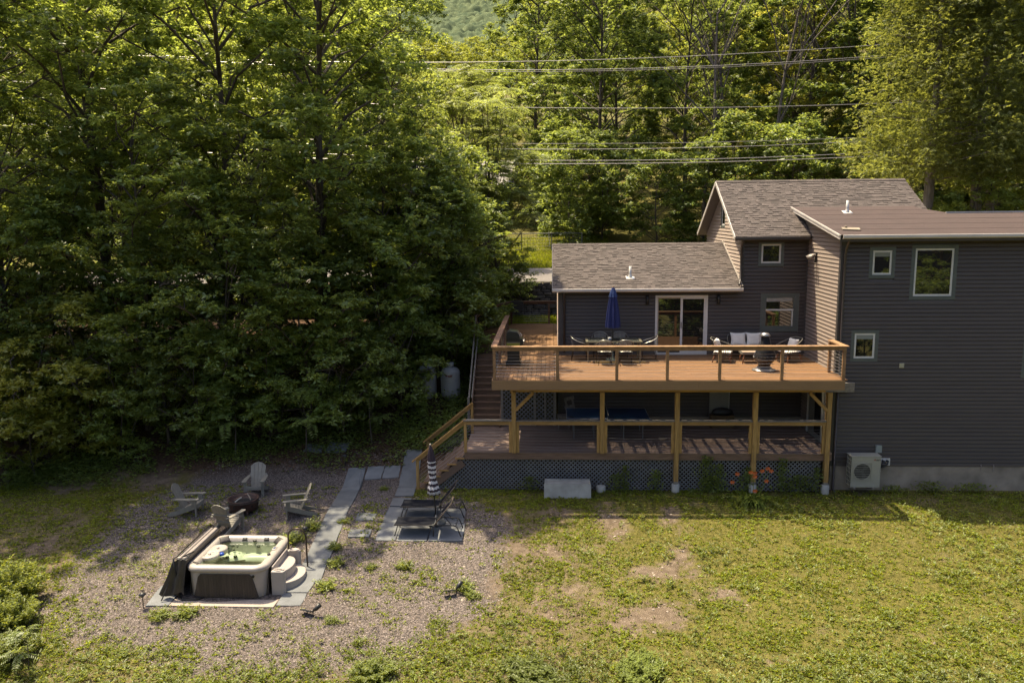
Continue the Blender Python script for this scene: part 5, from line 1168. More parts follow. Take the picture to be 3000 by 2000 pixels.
# ---------------------------------------------------------------- vegetation
leafmat('leaf_oak', (.082, .116, .036), (.48, .55, .09), .47, .42, .035)
leafmat('leaf_maple', (.088, .118, .034), (.51, .57, .09), .47, .42, .03)
leafmat('leaf_bright', (.118, .130, .028), (.62, .60, .09), .5, .3, .04)
leafmat('leaf_forest', (.074, .104, .030), (.37, .43, .07), .45, .48, .03, nscale=.15)
leafmat('leaf_forest_yellow', (.090, .110, .026), (.45, .475, .06), .45, .48, .03, nscale=.15)
leafmat('needle', (.090, .104, .034), (.44, .46, .075), .44, .42, .02, nscale=.3)
leafmat('leaf_sumac', (.088, .112, .032), (.44, .49, .09), .46, .3, .05)
leafmat('leaf_shrub', (.090, .112, .028), (.42, .44, .05), .45, .38, .02)
leafmat('leaf_weed', (.086, .108, .011), (.42, .45, .02), .42, .5, .015, nscale=1.2)
leafmat('blade_dry', (.150, .130, .034), (.36, .32, .06), .40, .45, .02, nscale=1.0)
leafmat('leaf_dark', (.080, .110, .032), (.42, .48, .06), .5, .4, .03, nscale=.5)
mat('bark', (.085, .066, .052), .95, var=.4, vscale=5, stretch=(3, 3, .5), bump=.8, bscale=8, coord='Geo')
mat('bark_pale', (.20, .165, .135), .95, var=.35, vscale=4, stretch=(3, 3, .5), bump=.6, bscale=8, coord='Geo')
mat('dead_wood', (0.137, 0.112, 0.0935), .95, var=.3, vscale=5, coord='Geo')

def nrm(a): return a / (np.linalg.norm(a, axis=1, keepdims=True) + 1e-9)
def leaf_geo(p, ax, nm, L, W):
    """kite shaped leaves folded along the midrib: p base, ax direction, nm face normal"""
    ax = nrm(ax); nm = nrm(nm - ax * np.sum(nm * ax, 1, keepdims=True)); sd = np.cross(ax, nm)
    L = np.asarray(L).reshape(-1, 1); W = np.asarray(W).reshape(-1, 1); n = len(p)
    mid = p + ax * L * .45 + nm * L * .08
    v = np.empty((n, 4, 3), np.float32)
    v[:, 0] = p; v[:, 1] = mid + sd * W * .5; v[:, 2] = p + ax * L - nm * L * .06; v[:, 3] = mid - sd * W * .5
    b = (np.arange(n) * 4)[:, None]
    t = np.concatenate([b + np.array([0, 1, 2]), b + np.array([0, 2, 3])], 1).reshape(-1, 3)
    return v.reshape(-1, 3), t
def blade_geo(p, ax, wdir, L, W):
    ax = nrm(ax); n = len(p); L = np.asarray(L).reshape(-1, 1); W = np.asarray(W).reshape(-1, 1); sd = nrm(np.cross(ax, wdir))
    v = np.empty((n, 3, 3), np.float32); v[:, 0] = p - sd * W / 2; v[:, 1] = p + sd * W / 2; v[:, 2] = p + ax * L
    return v.reshape(-1, 3), (np.arange(n) * 3)[:, None] + np.array([0, 1, 2])
def merge(parts):
    V = []; T = []; k = 0
    for v, t in parts: V.append(v); T.append(t + k); k += len(v)
    return np.concatenate(V), np.concatenate(T)
def clump_leaves(g, C, Rc, per, L0, flat=.55, droop=.35, outw=.6):
    """leaves gathered in star shaped sprays inside each clump"""
    nC = len(C); sp = max(3, per // 7)
    ci = np.repeat(np.arange(nC), sp); d = nrm(g.normal(size=(nC * sp, 3))); d[:, 2] = np.abs(d[:, 2]) * .8 + d[:, 2] * .2
    rad = Rc[ci] * g.uniform(.35, 1.05, nC * sp) ; S = C[ci] + d * rad[:, None] * np.array([1, 1, flat])
    li = np.repeat(np.arange(len(S)), 7); N = len(li)
    a = g.uniform(0, 2 * np.pi, N); hz = np.stack([np.cos(a), np.sin(a), -droop + g.normal(0, .35, N)], 1)
    ax = nrm(hz + d[li] * .6)
    nm = nrm(np.array([0, 0, 1.0]) + d[li] * outw + g.normal(0, .35, (N, 3)))
    L = L0 * g.uniform(.65, 1.35, N) * g.uniform(.8, 1.25, nC)[ci[li]]
    p = S[li] + g.normal(0, L0 * .2, (N, 3))
    return leaf_geo(p, ax, nm, L, L * g.uniform(.36, .6, N))
def tube_np(mb, pts, r0, r1, n=5):
    k = len(pts); mb.tube(pts, [r0 + (r1 - r0) * i / (k - 1) for i in range(k)], n, cap=False)
def make_tree(seed, H, Rr, cb, nC, per, L0, tr, prof=None, rc=(.55, 1.15), inner=.25, lm='leaf_oak', bark='bark', nlimb=22, lean=(0, 0), flat=.55, droop=.35):
    g = np.random.default_rng(seed); rr = random.Random(seed)
    if prof is None: prof = lambda t: np.clip(1.04 - t, 0, 1) ** .62 * np.clip(t * 6 + .45, 0, 1)
    t = g.random(nC) ** .9; th = g.uniform(0, 2 * np.pi, nC)
    lump = .72 + .55 * vnoise(th * 2.1 + 40, t * 7 + seed, 1.0, seed)
    r = Rr * prof(t) * lump * np.sqrt(g.uniform(inner, 1, nC))
    zc = cb + (H - cb) * t
    C = np.stack([r * np.cos(th) + lean[0] * zc / H, r * np.sin(th) + lean[1] * zc / H, zc], 1)
    Rc = g.uniform(rc[0], rc[1], nC)
    v, f = clump_leaves(g, C, Rc, per, L0, flat, droop)
    crown = npmesh('crown', v, f, lm)
    mb = MB(); tp = []
    for i in range(8):
        q = i / 7; tp.append(Vector((lean[0] * q + .25 * math.sin(q * 5 + seed) * q, lean[1] * q + .25 * math.cos(q * 4 + seed) * q, H * .88 * q - .3)))
    tube_np(mb, tp, tr, tr * .18, 8)
    def on_trunk(z):
        q = max(0, min(1, (z + .3) / (H * .88))) * 7; i = min(6, int(q)); return tp[i].lerp(tp[i + 1], q - i)
    order = g.permutation(nC); ends = []
    for j in order[:nlimb]:
        c = Vector(C[j]); b = on_trunk(max(cb * .7, c.z - .35 * Rr - 1.2 * rr.random())); m = b.lerp(c, .5) + Vector((rr.uniform(-.4, .4), rr.uniform(-.4, .4), rr.uniform(.0, .6)))
        rr0 = tr * rr.uniform(.25, .45); tube_np(mb, [b, m, c], rr0, .02, 5); ends.append((m, rr0 * .5)); ends.append((c, .02))
    for j in order[nlimb:]:
        c = Vector(C[j]); e = min(ends, key=lambda q: (q[0] - c).length); tube_np(mb, [e[0], e[0].lerp(c, .55) + Vector((0, 0, .15)), c], min(.035, e[1] + .01), .008, 3)
    me = bpy.data.meshes.new('trunk'); me.from_pydata([tuple(p) for p in mb.v], [], mb.f); me.update(); finish(me, bark, True)
    return me, crown
def make_lobed(seed, H, Rr, cb, nL, rl, ncl, per, L0, tr, lm='leaf_oak', bark='bark', lean=(0, 0), pk=.55):
    g = np.random.default_rng(seed); rr = random.Random(seed)
    t = (np.arange(nL) + g.random(nL)) / nL; th = np.arange(nL) * 2.39996 + g.normal(0, .5, nL)
    prof = np.where(t < pk, .55 + .45 * np.sin(np.pi / 2 * t / pk), np.cos(np.pi / 2 * ((t - pk) / (1 - pk)) ** 1.3) ** .8 + .05)
    r = Rr * prof * np.sqrt(g.uniform(.18, 1, nL)); R_ = g.uniform(rl[0], rl[1], nL) * np.where(t > .85, .8, 1)
    zc = cb + (H - cb) * t
    LC = np.stack([r * np.cos(th) + lean[0] * zc / H, r * np.sin(th) + lean[1] * zc / H, zc], 1)
    li = np.repeat(np.arange(nL), ncl); d = nrm(g.normal(size=(nL * ncl, 3)) + np.stack([np.cos(th), np.sin(th), np.full(nL, .55)], 1)[li] * .7)
    C = LC[li] + d * (R_[li] * g.uniform(.62, 1.12, nL * ncl))[:, None] * np.array([1, 1, .72])
    Rc = g.uniform(.32, .72, nL * ncl)
    v, f = clump_leaves(g, C, Rc, per, L0, .6, .3, .75)
    crown = npmesh('crown', v, f, lm)
    mb = MB(); tp = []
    for i in range(8):
        q = i / 7; tp.append(Vector((lean[0] * q + .3 * math.sin(q * 5 + seed) * q, lean[1] * q + .3 * math.cos(q * 4 + seed) * q, H * .85 * q - .3)))
    tube_np(mb, tp, tr, tr * .2, 8)
    for j in range(nL):
        c = Vector(LC[j]); zb = max(cb * .6, c.z - .45 * Rr - rr.random()); q = max(0, min(1, (zb + .3) / (H * .85))) * 7; i = min(6, int(q)); b = tp[i].lerp(tp[i + 1], q - i)
        m = b.lerp(c, .5) + Vector((rr.uniform(-.3, .3), rr.uniform(-.3, .3), rr.uniform(0, .5))); tube_np(mb, [b, m, c], tr * rr.uniform(.2, .38), .03, 5)
        for e in range(0, ncl, 3): tube_np(mb, [c, Vector(C[j * ncl + e])], .025, .008, 3)
    me = bpy.data.meshes.new('trunk'); me.from_pydata([tuple(p) for p in mb.v], [], mb.f); me.update(); finish(me, bark, True)
    return me, crown
def plant_tree(T, x, y, s, rz, name, label, cat, group=None, z=None, dz=0.0, sz=None, lm=None):
    t = thing(name, (x, y, (z1(x, y) if z is None else z) + dz), label, cat, rz, group)
    sc = (s, s, sz or s)
    a = link('trunk', T[0], t, sc=sc); b = link('crown', T[1], t, sc=sc)
    if lm:
        b.material_slots[0].link = 'OBJECT'; b.material_slots[0].material = MATS[lm]
    return t
# near trees on the bank (oak and maple edge of the wood)
OAK = [make_lobed(101, 22, 4.9, 3.0, 46, (1.2, 2.2), 15, 70, .20, .24), make_lobed(102, 20, 4.6, 2.4, 42, (1.2, 2.1), 15, 70, .20, .22, lean=(.6, -.4)), make_lobed(103, 18, 4.0, 2.0, 34, (1.1, 1.9), 15, 70, .19, .19, lm='leaf_maple', lean=(-.5, -.5))]
UND = [make_lobed(111, 7.0, 2.2, .8, 15, (.7, 1.2), 12, 63, .17, .07, lm='leaf_maple'), make_lobed(112, 5.2, 1.9, .5, 11, (.7, 1.1), 12, 63, .165, .05, lm='leaf_maple'), make_lobed(113, 9.5, 2.6, 1.2, 20, (.8, 1.4), 12, 63, .18, .09)]
GN = 'trees on the bank beside the yard'; BANK = []; SAP = []; WOOD = []; EDGE = []
ORD = ['leftmost'] + ['%s from the left' % w for w in 'second third fourth fifth sixth seventh eighth ninth tenth eleventh twelfth thirteenth fourteenth fifteenth sixteenth seventeenth eighteenth nineteenth twentieth twenty-first twenty-second twenty-third twenty-fourth twenty-fifth twenty-sixth twenty-seventh twenty-eighth twenty-ninth thirtieth thirty-first thirty-second thirty-third thirty-fourth thirty-fifth thirty-sixth thirty-seventh thirty-eighth'.split()]
def ordered(L, text):
    for i, o in enumerate(sorted(L, key=lambda o: o.location.x / o.location.y)): o['label'] = text % ORD[i]
for i, (k, x, y, s, a) in enumerate([(0, -17.6, 30.6, 1.0, 20), (1, -12.9, 30.6, 1.0, 100), (0, -8.9, 30.9, .95, 200), (2, -5.7, 34.4, .58, 40), (1, -22.0, 28.6, 1.0, 300), (2, -15.6, 36.5, .70, 160), (1, -10.9, 36.5, .80, 250), (2, -7.2, 38.2, .72, 10),
        (0, -20.5, 37.5, .7, 80), (2, -24.5, 34.0, 1.1, 220), (2, -10.6, 28.6, .62, 300), (2, -15.2, 28.4, .68, 190), (1, -19.6, 27.4, .62, 20), (2, -6.6, 31.2, .55, 77), (2, -4.7, 32.0, .40, 140)]):
    BANK.append(plant_tree(OAK[k], x, y, s, R(a), 'broadleaf_tree', 'x', 'tree', GN))
GU = 'young trees and saplings at the foot of the bank'
for i, (k, x, y, s, a) in enumerate([(1, -16.6, 26.9, 1.05, 0), (0, -14.0, 27.6, 1.0, 60), (2, -11.9, 28.0, .95, 130), (0, -9.0, 28.4, 1.0, 200), (0, -6.7, 29.8, 1.0, 270), (2, -5.9, 31.6, .95, 30), (1, -17.9, 25.7, .9, 100), (0, -20.0, 26.2, 1.0, 15), (2, -4.3, 33.2, .95, 80), (1, -7.6, 28.0, .8, 140), (0, -3.9, 35.6, 1.0, 10), (1, -12.7, 27.0, .75, 33), (0, -22.3, 25.4, 1.1, 200), (2, -18.3, 28.0, .9, 44), (2, -4.75, 31.9, .82, 10), (1, -5.6, 28.9, .7, 70), (1, -10.2, 27.5, .75, 20), (1, -15.3, 26.6, .8, 10), (1, -19.2, 25.2, .8, 50)]):
    SAP.append(plant_tree(UND[k], x, y, s, R(a), 'sapling', 'x', 'tree', GU, lm=('leaf_bright' if i in (6, 0) else None)))
ordered(BANK, 'tall broadleaf tree in the stand on the bank, trunk %s'); ordered(SAP, 'leafy sapling in the undergrowth at the foot of the bank, %s')
US = make_lobed(114, 4.2, 1.45, 1.5, 9, (.6, 1.0), 12, 63, .165, .05, lm='leaf_maple')
plant_tree(US, -4.0, 31.35, 1.0, 0, 'sapling', 'sapling leaning over the propane tanks and stair top', 'tree'); plant_tree(UND[0], -3.5, 38.7, .95, 1.0, 'sapling', 'leafy young tree behind the far deck corner, over the stone wall', 'tree')
plant_tree(UND[0], -1.95, 38.9, .55, 2.0, 'sapling', 'small leafy sapling against the stone wall behind the deck', 'tree')
# tree of heaven with long feathered leaves
def frond_geo(g, base, dirv, L, nl=11, ll=.21, wl=.07):
    d = Vector(dirv).normalized(); sd = d.cross(Vector((0, 0, 1))).normalized(); P = []; A = []; N = []; pts = []
    for i in range(nl):
        t = (i + 1) / nl; p = Vector(base) + d * L * t + Vector((0, 0, -.55 * L * t * t)); pts.append(p)
        for s in (-1, 1):
            P.append(p); A.append(sd * s + d * .35 + Vector((0, 0, -.45 + g.normal(0, .12)))); N.append(Vector((0, 0, 1)) + d * .3 + sd * s * .2)
    n = len(P); sc = np.repeat(np.sin(np.pi * (np.arange(nl) + 1.5) / (nl + 2)) ** .5, 2)
    return leaf_geo(np.array(P), np.array(A), np.array(N), ll * sc, wl * sc), [Vector(base)] + pts
def frond_tree(seed, H, heads, spread, nf, L, trunk_r, lm='leaf_sumac'):
    g = np.random.default_rng(seed); parts = []; mb = MB()
    tube_np(mb, [Vector((0, 0, -.3)), Vector((.1, 0, H * .5)), Vector((0, .1, H * .8))], trunk_r, trunk_r * .4, 6)
    for h in range(heads):
        a = g.uniform(0, 6.28); r = spread * math.sqrt(g.random()); z = H * g.uniform(.45, 1.0); hp = Vector((r * math.cos(a), r * math.sin(a), z))
        tube_np(mb, [Vector((0, 0, z * .55)), Vector((hp.x * .6, hp.y * .6, z * .8)), hp], trunk_r * .22, .010, 4)
        for k in range(nf):
            b = g.uniform(0, 6.28); (v, t), pts = frond_geo(g, hp, (math.cos(b), math.sin(b), g.uniform(.2, .9)), L * g.uniform(.75, 1.2)); parts.append((v, t))
            tube_np(mb, pts[::3], .008, .004, 3)
    v, t = merge(parts); cr = npmesh('crown', v, t, lm); me = bpy.data.meshes.new('trunk'); me.from_pydata([tuple(p) for p in mb.v], [], mb.f); me.update(); finish(me, 'bark', True)
    return me, cr
FT = frond_tree(201, 11.0, 46, 2.3, 15, 1.1, .11); FS = frond_tree(202, 2.2, 3, .35, 9, .95, .03, 'leaf_maple')
plant_tree(FT, -3.0, 38.3, 1.0, 0, 'feather_leaf_tree', 'tree with long feathered yellow green leaves beside the deck corner', 'tree')
plant_tree(FT, -5.2, 48.5, 1.05, 2.0, 'feather_leaf_tree', 'feathered yellow green tree just beyond the road', 'tree', z=5.9)
plant_tree(FT, -2.6, 37.6, .72, 4.0, 'feather_leaf_tree', 'lower feather leaved tree at the far deck corner', 'tree')
for i, (x, y, s, l) in enumerate([(-11.3, 26.9, 1.1, 'feather leaved seedling in the shade behind the fire pit'), (-8.75, 27.0, 1.15, 'brightest feather leaved seedling at the foot of the bank'), (-6.5, 27.6, .85, 'feather leaved seedling behind the flat stones, nearest the steps')]):
    plant_tree(FS, x, y, s, i * 1.3, 'seedling', l, 'plant')

# wood on the slope beyond the road
BGT = [make_lobed(301, 23, 4.9, 3.0, 40, (1.3, 2.2), 12, 56, .29, .22, lm='leaf_forest'), make_lobed(302, 20, 4.5, 2.2, 34, (1.3, 2.1), 12, 56, .28, .18, lm='leaf_forest_yellow'), make_lobed(303, 25, 4.3, 4.5, 38, (1.2, 2.0), 12, 56, .29, .22, lm='leaf_forest')]
BGS = make_lobed(304, 8, 2.8, .5, 20, (.9, 1.6), 12, 56, .23, .08, lm='leaf_forest')
g = np.random.default_rng(77); GB = 'trees of the wood across the road'; placed = []
def clear_gap(x, y, s, H):  # keep the view of the mountain open
    a = x / y
    return not (-.165 < a < -.045 and (z1(x, y) + H * s - 8.9) / y > .225)
Hs = (23, 20, 25)
for y0, dy, xs_, st_ in ((61, 5, (-46, 50), 6.2), (70, 6, (-50, 56), 6.6), (82, 7, (-56, 62), 7.2), (96, 9, (-62, 70), 7.8), (114, 12, (-70, 78), 8.6), (138, 14, (-60, 60), 10)):
    x = xs_[0]
    while x < xs_[1]:
        xx = x + g.uniform(-1.5, 1.5); yy = y0 + g.uniform(0, dy); k = int(g.integers(0, 3)); s = g.uniform(.82, 1.15)
        if y0 < 66 and -12 < xx < 1.0: x += st_; continue
        if not clear_gap(xx, yy, s, Hs[k]): k = 1; s = max(.45, (8.9 + .212 * yy - z1(xx, yy)) / 20 * g.uniform(.85, 1.0))
        if s < 1.3:
            o_ = plant_tree(BGT[k], xx, yy, s, g.uniform(0, 6.28), 'woodland_tree', 'green tree deep in the wood on the slope across the road', 'tree', GB)
            if y0 < 66: WOOD.append(o_)
        x += st_ * g.uniform(.8, 1.2)
ordered(WOOD, 'front row tree of the wood across the road, %s')
plant_tree(BGT[1], 19.0, 66.0, .95, 1.0, 'woodland_tree', 'brightest yellow green tree in the wood, above the gable roof', 'tree', lm='leaf_bright')
GE = 'bushes along the far edge of the road'
for x in np.arange(.8, 60, 3.0):
    xx = x + g.uniform(-.8, .8); yy = 56.5 + g.uniform(-1.5, 2)
    EDGE.append(plant_tree(BGS, xx, yy, g.uniform(.7, 1.05), g.uniform(0, 6.28), 'roadside_bush', 'x', 'bush', GE))
for x in np.arange(-48, -12.5, 3.4):
    EDGE.append(plant_tree(BGS, x + g.uniform(-.8, .8), 57 + g.uniform(-1.5, 2), g.uniform(.7, 1.05), g.uniform(0, 6.28), 'roadside_bush', 'x', 'bush', GE))
for (x, y, s) in ((-1.2, 64, .75), (.6, 63, .6), (-10.5, 67, .8), (-.4, 69, .9), (2.4, 60, .7)):
    EDGE.append(plant_tree(BGS, x, y, s, x, 'roadside_bush', 'x', 'bush', GE))
ordered(EDGE, 'leafy bush along the far side of the road, %s')
# trees behind the camera: seen only as reflections in the windows
for i in range(9):
    plant_tree(BGT[i % 3], -36 + i * 9 + g.uniform(-2, 2), -22 - g.uniform(0, 8), 1.0, i, 'woodland_tree', 'tree of the far side of the yard, mirrored in the house windows', 'tree', 'trees mirrored in the windows')
for i in range(16):
    plant_tree(BGS, -18 + i * 3.1 + g.uniform(-.6, .6), -6.5 - g.uniform(0, 3), 1.0, i, 'roadside_bush', 'bush of the far side of the yard, mirrored in the house windows', 'bush', 'bushes mirrored in the windows')
# dead bare trees
def bare_tree(seed, H, tr):
    g = random.Random(seed); mb = MB()
    def grow(p, d, L, r, lev):
        pts = [p]; q = p; dd = d.copy()
        for i in range(4):
            dd = (dd + Vector((g.uniform(-.16, .16), g.uniform(-.16, .16), g.uniform(-.03, .12)))).normalized(); q = q + dd * L / 4; pts.append(q)
        tube_np(mb, pts, r, r * .45, 5 if lev < 2 else 3)
        if lev < 3:
            for i in range(7 if lev == 0 else 4):
                b = pts[g.choice((2, 3, 4))] if lev == 0 else pts[g.choice((1, 2, 3, 4))]; a = g.uniform(0, 6.28)
                grow(b, (dd + Vector((math.cos(a), math.sin(a), g.uniform(.1, .7))) * .9).normalized(), L * g.uniform(.35, .55), r * .42, lev + 1)
    grow(Vector((0, 0, -.3)), Vector((0, 0, 1)), H * .75, tr, 0)
    me = bpy.data.meshes.new('trunk'); me.from_pydata([tuple(p) for p in mb.v], [], mb.f); me.update(); finish(me, 'dead_wood', True); return me
BT = bare_tree(5, 22, .17)
for i, (x, y, s, a, l) in enumerate([(10.9, 58.6, 1.0, 0, 'bare dead tree standing left of the gable roof'), (24.0, 62.0, 1.05, 2, 'bare dead tree beside the big cedar'), (16.0, 60.5, .95, 4, 'bare dead tree above the gable ridge'), (13.2, 61, 1.0, 1, 'slim bare trunk between two dead trees in the wood')]):
    t = thing('dead_tree', (x, y, z1(x, y)), l, 'tree', a, 'dead trees at the woodland edge'); link('trunk', BT, t, sc=(s, s, s))
# cedars behind the wing
def make_cedar(seed, H, Rr, cb, n):
    g = np.random.default_rng(seed); mb = MB(); tube_np(mb, [Vector((0, 0, -.3)), Vector((.1, 0, H * .4)), Vector((0, 0, H * .95))], .34, .05, 8)
    nb = 300; t = g.random(nb); th = g.uniform(0, 6.283, nb); rmax = Rr * (np.clip(1.06 - t, 0, 1) ** .55) * np.clip(t * 7 + .55, 0, 1) * g.uniform(.45, 1.08, nb)
    zc = cb + (H - cb) * t; C = np.stack([rmax * np.cos(th) * .72, rmax * np.sin(th) * .72, zc - .16 * rmax], 1)
    for i in range(0, nb, 3):
        tube_np(mb, [Vector((0, 0, max(cb * .6, zc[i] - .25 * rmax[i]))), Vector(C[i])], .04, .012, 4)
    per = n // nb; ci = np.repeat(np.arange(nb), per); NF = len(ci); K_ = 8
    out = np.stack([np.cos(th), np.sin(th), np.zeros(nb)], 1)[ci]
    fp_ = C[ci] + g.normal(0, 1, (NF, 3)) * np.array([.40, .40, .30]) + out * g.uniform(-.7, .6, (NF, 1))
    fd = nrm(out * .8 + g.normal(0, .5, (NF, 3)) + np.array([0, 0, .05])); fn = nrm(g.normal(0, .6, (NF, 3)) + np.array([0, 0, 1.0])); fs_ = nrm(np.cross(fd, fn))
    fi = np.repeat(np.arange(NF), K_); N = len(fi); an = np.tile(np.linspace(-1, 1, K_), NF) + g.normal(0, .1, N)
    ax = fd[fi] * np.cos(an)[:, None] + fs_[fi] * np.sin(an)[:, None] + np.array([0, 0, -.12]); pp_ = fp_[fi] + fd[fi] * (g.random((N, 1)) * .16)
    v, f = leaf_geo(pp_, ax, fn[fi] + g.normal(0, .3, (N, 3)), .17 * g.uniform(.6, 1.3, N), .036 * g.uniform(.7, 1.4, N))
    me = bpy.data.meshes.new('trunk'); me.from_pydata([tuple(p) for p in mb.v], [], mb.f); me.update(); finish(me, 'bark_pale', True)
    return me, npmesh('crown', v, f, 'needle')
CD = make_cedar(401, 19, 5.4, 5.6, 15500)
for i, (x, y, s, a, l) in enumerate([(19.3, 42.6, 1.0, 0, 'large feathery cedar behind the gable roof, its crown over the ridge'), (21.7, 42.4, 1.05, 2.2, 'tall feathery cedar with bare grey trunk behind the flat roof'), (27.6, 43.5, 1.05, 4, 'feathery cedar at the edge of the picture beyond the flat roof'), (24.2, 46.0, 1.0, 1.2, 'feathery cedar standing behind the two big cedars')]):
    plant_tree(CD, x, y, s, a, 'cedar_tree', l, 'tree', 'cedars behind the house', z=5.4)
plant_tree(UND[0], 21.0, 41.2, .8, 0, 'sapling', 'leafy bush at the foot of the cedars behind the flat roof', 'bush', z=5.2); plant_tree(UND[1], 24.8, 41.5, 1.0, 1, 'sapling', 'rounded leafy bush between the bare cedar trunks', 'bush', z=5.2)
# round clipped evergreen and shrub by the fence
def bush_mesh(seed, rx, rz, n, L, lm, flat=1.0):
    g = np.random.default_rng(seed); d = nrm(g.normal(size=(n, 3))); d[:, 2] = np.abs(d[:, 2]) * 1.0 - .15
    rad = (.62 + .42 * g.random(n) ** .6) * (.85 + .3 * vnoise(np.arctan2(d[:, 1], d[:, 0]) * 2 + 9, d[:, 2] * 3 + 4, 1, seed)); p = d * rad[:, None] * np.array([rx, rx, rz])
    ax = nrm(d + g.normal(0, .6, (n, 3)) + np.array([0, 0, .2])); nm = nrm(d + np.array([0, 0, .8]) + g.normal(0, .4, (n, 3)))
    v, f = leaf_geo(p, ax, nm, L * g.uniform(.7, 1.3, n), L * .5 * g.uniform(.7, 1.2, n)); return npmesh('foliage', v, f, lm)
def bush(name, me, x, y, z, s, label, cat='bush', rz=0, group=None, hs=.4):
    t = thing(name, (x, y, z), label, cat, rz, group); link('foliage', me, t, sc=s)
    mb = MB(); rr = random.Random(int(x * 31 + y))
    for k in range(5): a = rr.uniform(0, 6.28); tube_np(mb, [Vector((0, 0, -.1)), Vector((hs * s[0] * math.cos(a), hs * s[0] * math.sin(a), 1.2 * hs * s[2]))], .05 * hs, .012 * hs, 4)
    o = obj('stems', mb, 'bark', t, local=True); return t
BR = bush_mesh(501, 1.0, 1.9, 7000, .12, 'leaf_dark')
bush('clipped_evergreen', BR, -.2, 60.5, 7.1, (.8, .8, .8), 'round dark clipped evergreen by the wire fence', 'shrub')

# ---------------------------------------------------------------- neighbouring house, fence and wires across the road
NH = thing('neighbour_house', (-7, 66, 7.4), 'pale blue clapboard house half hidden behind trees across the road', 'house')
mat('blue_siding', (0.168, 0.249, 0.262), .7, var=.06); mat('pale_roof', (0.262, 0.243, 0.23), .8, var=.1)
obj('wall', MB().box(-12, -3.4, 65, 71, 8.25, 11.2), 'blue_siding', NH)
for k in range(16): obj('siding_board', MB().prism([(64.998, 8.26 + k * .18), (64.965, 8.26 + k * .18), (64.99, 8.435 + k * .18), (64.998, 8.435 + k * .18)], 'x', -12.02, -3.38), 'blue_siding', NH)
obj('foundation', MB().box(-11.97, -3.43, 65.03, 70.97, 6.6, 8.25), 'concrete_pale', NH)
obj('roof', MB().prism([(64.5, 11.15), (71.5, 11.15), (71.5, 11.3), (68, 13.4), (64.5, 11.3)], 'x', -12.4, -3.0), 'pale_roof', NH)
w_ = obj('window', MB().box(-9.2, -8.0, 64.93, 64.96, 9.2, 10.6), 'white_vinyl', NH); obj('pane', MB().box(-9.1, -8.1, 64.91, 64.928, 9.3, 10.5), 'window_glass', w_)
tag(obj('path', MB().hexa([(-13, 61.2, 7.28), (-3.0, 61.2, 7.28), (-3.0, 62.6, 7.45), (-13, 62.6, 7.45), (-13, 61.2, 7.36), (-3.0, 61.2, 7.36), (-3.0, 62.6, 7.53), (-13, 62.6, 7.53)]), mat('brick_dust', (0.28, 0.162, 0.106), .9, var=.2)), kind='structure')
FE = thing('wire_fence', (-3, 53, 6.5), 'low wire mesh fence on thin metal posts along the grassy verge', 'fence')
mat('fence_wire', (0.156, 0.156, 0.162), .5, metal=.5)
for k in range(9):
    x = -14 + k * 2.0; z = z1(x, 53.2); obj('post', MB().lathe([(.03, -.2), (.03, 1.25)], (x, 53.2, z), 6), 'fence_wire', FE)
za = z1(0, 53.2)
obj('top_rail', MB().tube([(-14, 53.2, za + 1.2), (2, 53.2, za + 1.2)], .025, 5), 'fence_wire', FE)
mb = MB()
for k in range(6): mb.tube([(-14, 53.2, za + .15 + k * .2), (2, 53.2, za + .15 + k * .2)], .006, 3)
for k in range(80): mb.tube([(-14 + k * .2, 53.2, za + .1), (-14 + k * .2, 53.2, za + 1.2)], .005, 3)
obj('wire_mesh', mb, 'fence_wire', FE)
sk = thing('marker_stake', (-.25, 55.5, 6.7), 'slim white stake standing in the grass by the fence', 'stake')
obj('stake_rod', MB().tube([(-.12, 55.5, 6.6), (-.2, 55.5, 7.95)], .03, 6), 'white_vinyl', sk); obj('stake_foot', MB().lathe([(.09, 0), (.06, .12)], (-.12, 55.5, 6.72), 8), 'galv', sk)
mat('wire', (0.262, 0.249, 0.249), .4, metal=.4)
LAB = ['topmost', 'second', 'third', 'fourth', 'fifth', 'sixth', 'seventh', 'lowest']
for i, (za_, zb_, zc_, r_) in enumerate([(17.67, 17.77, 18.26, .016), (17.22, 17.19, 17.67, .016), (17.12, 17.09, 17.56, .016), (15.13, 14.91, 15.0, .016), (13.07, 12.96, 13.15, .010), (12.75, 12.66, 12.96, .016), (12.13, 12.0, 12.32, .018), (11.92, 11.82, 12.1, .024)]):
    pts = []
    for x in np.linspace(-50, 50, 41):
        # parabola through x=-3, 8, 20
        l0 = (x - 8) * (x - 20) / ((-3 - 8) * (-3 - 20)); l1 = (x + 3) * (x - 20) / ((8 + 3) * (8 - 20)); l2 = (x + 3) * (x - 8) / ((20 + 3) * (20 - 8))
        q = za_ * l0 + zb_ * l1 + zc_ * l2; q = min(q, za_ + 6); pts.append((x, 48.0, q))
    tag(obj('power_line', MB().tube(pts, r_, 4), 'wire'), '%s of the eight overhead wires crossing in front of the wood' % LAB[i], 'power line', 'overhead wires along the road')
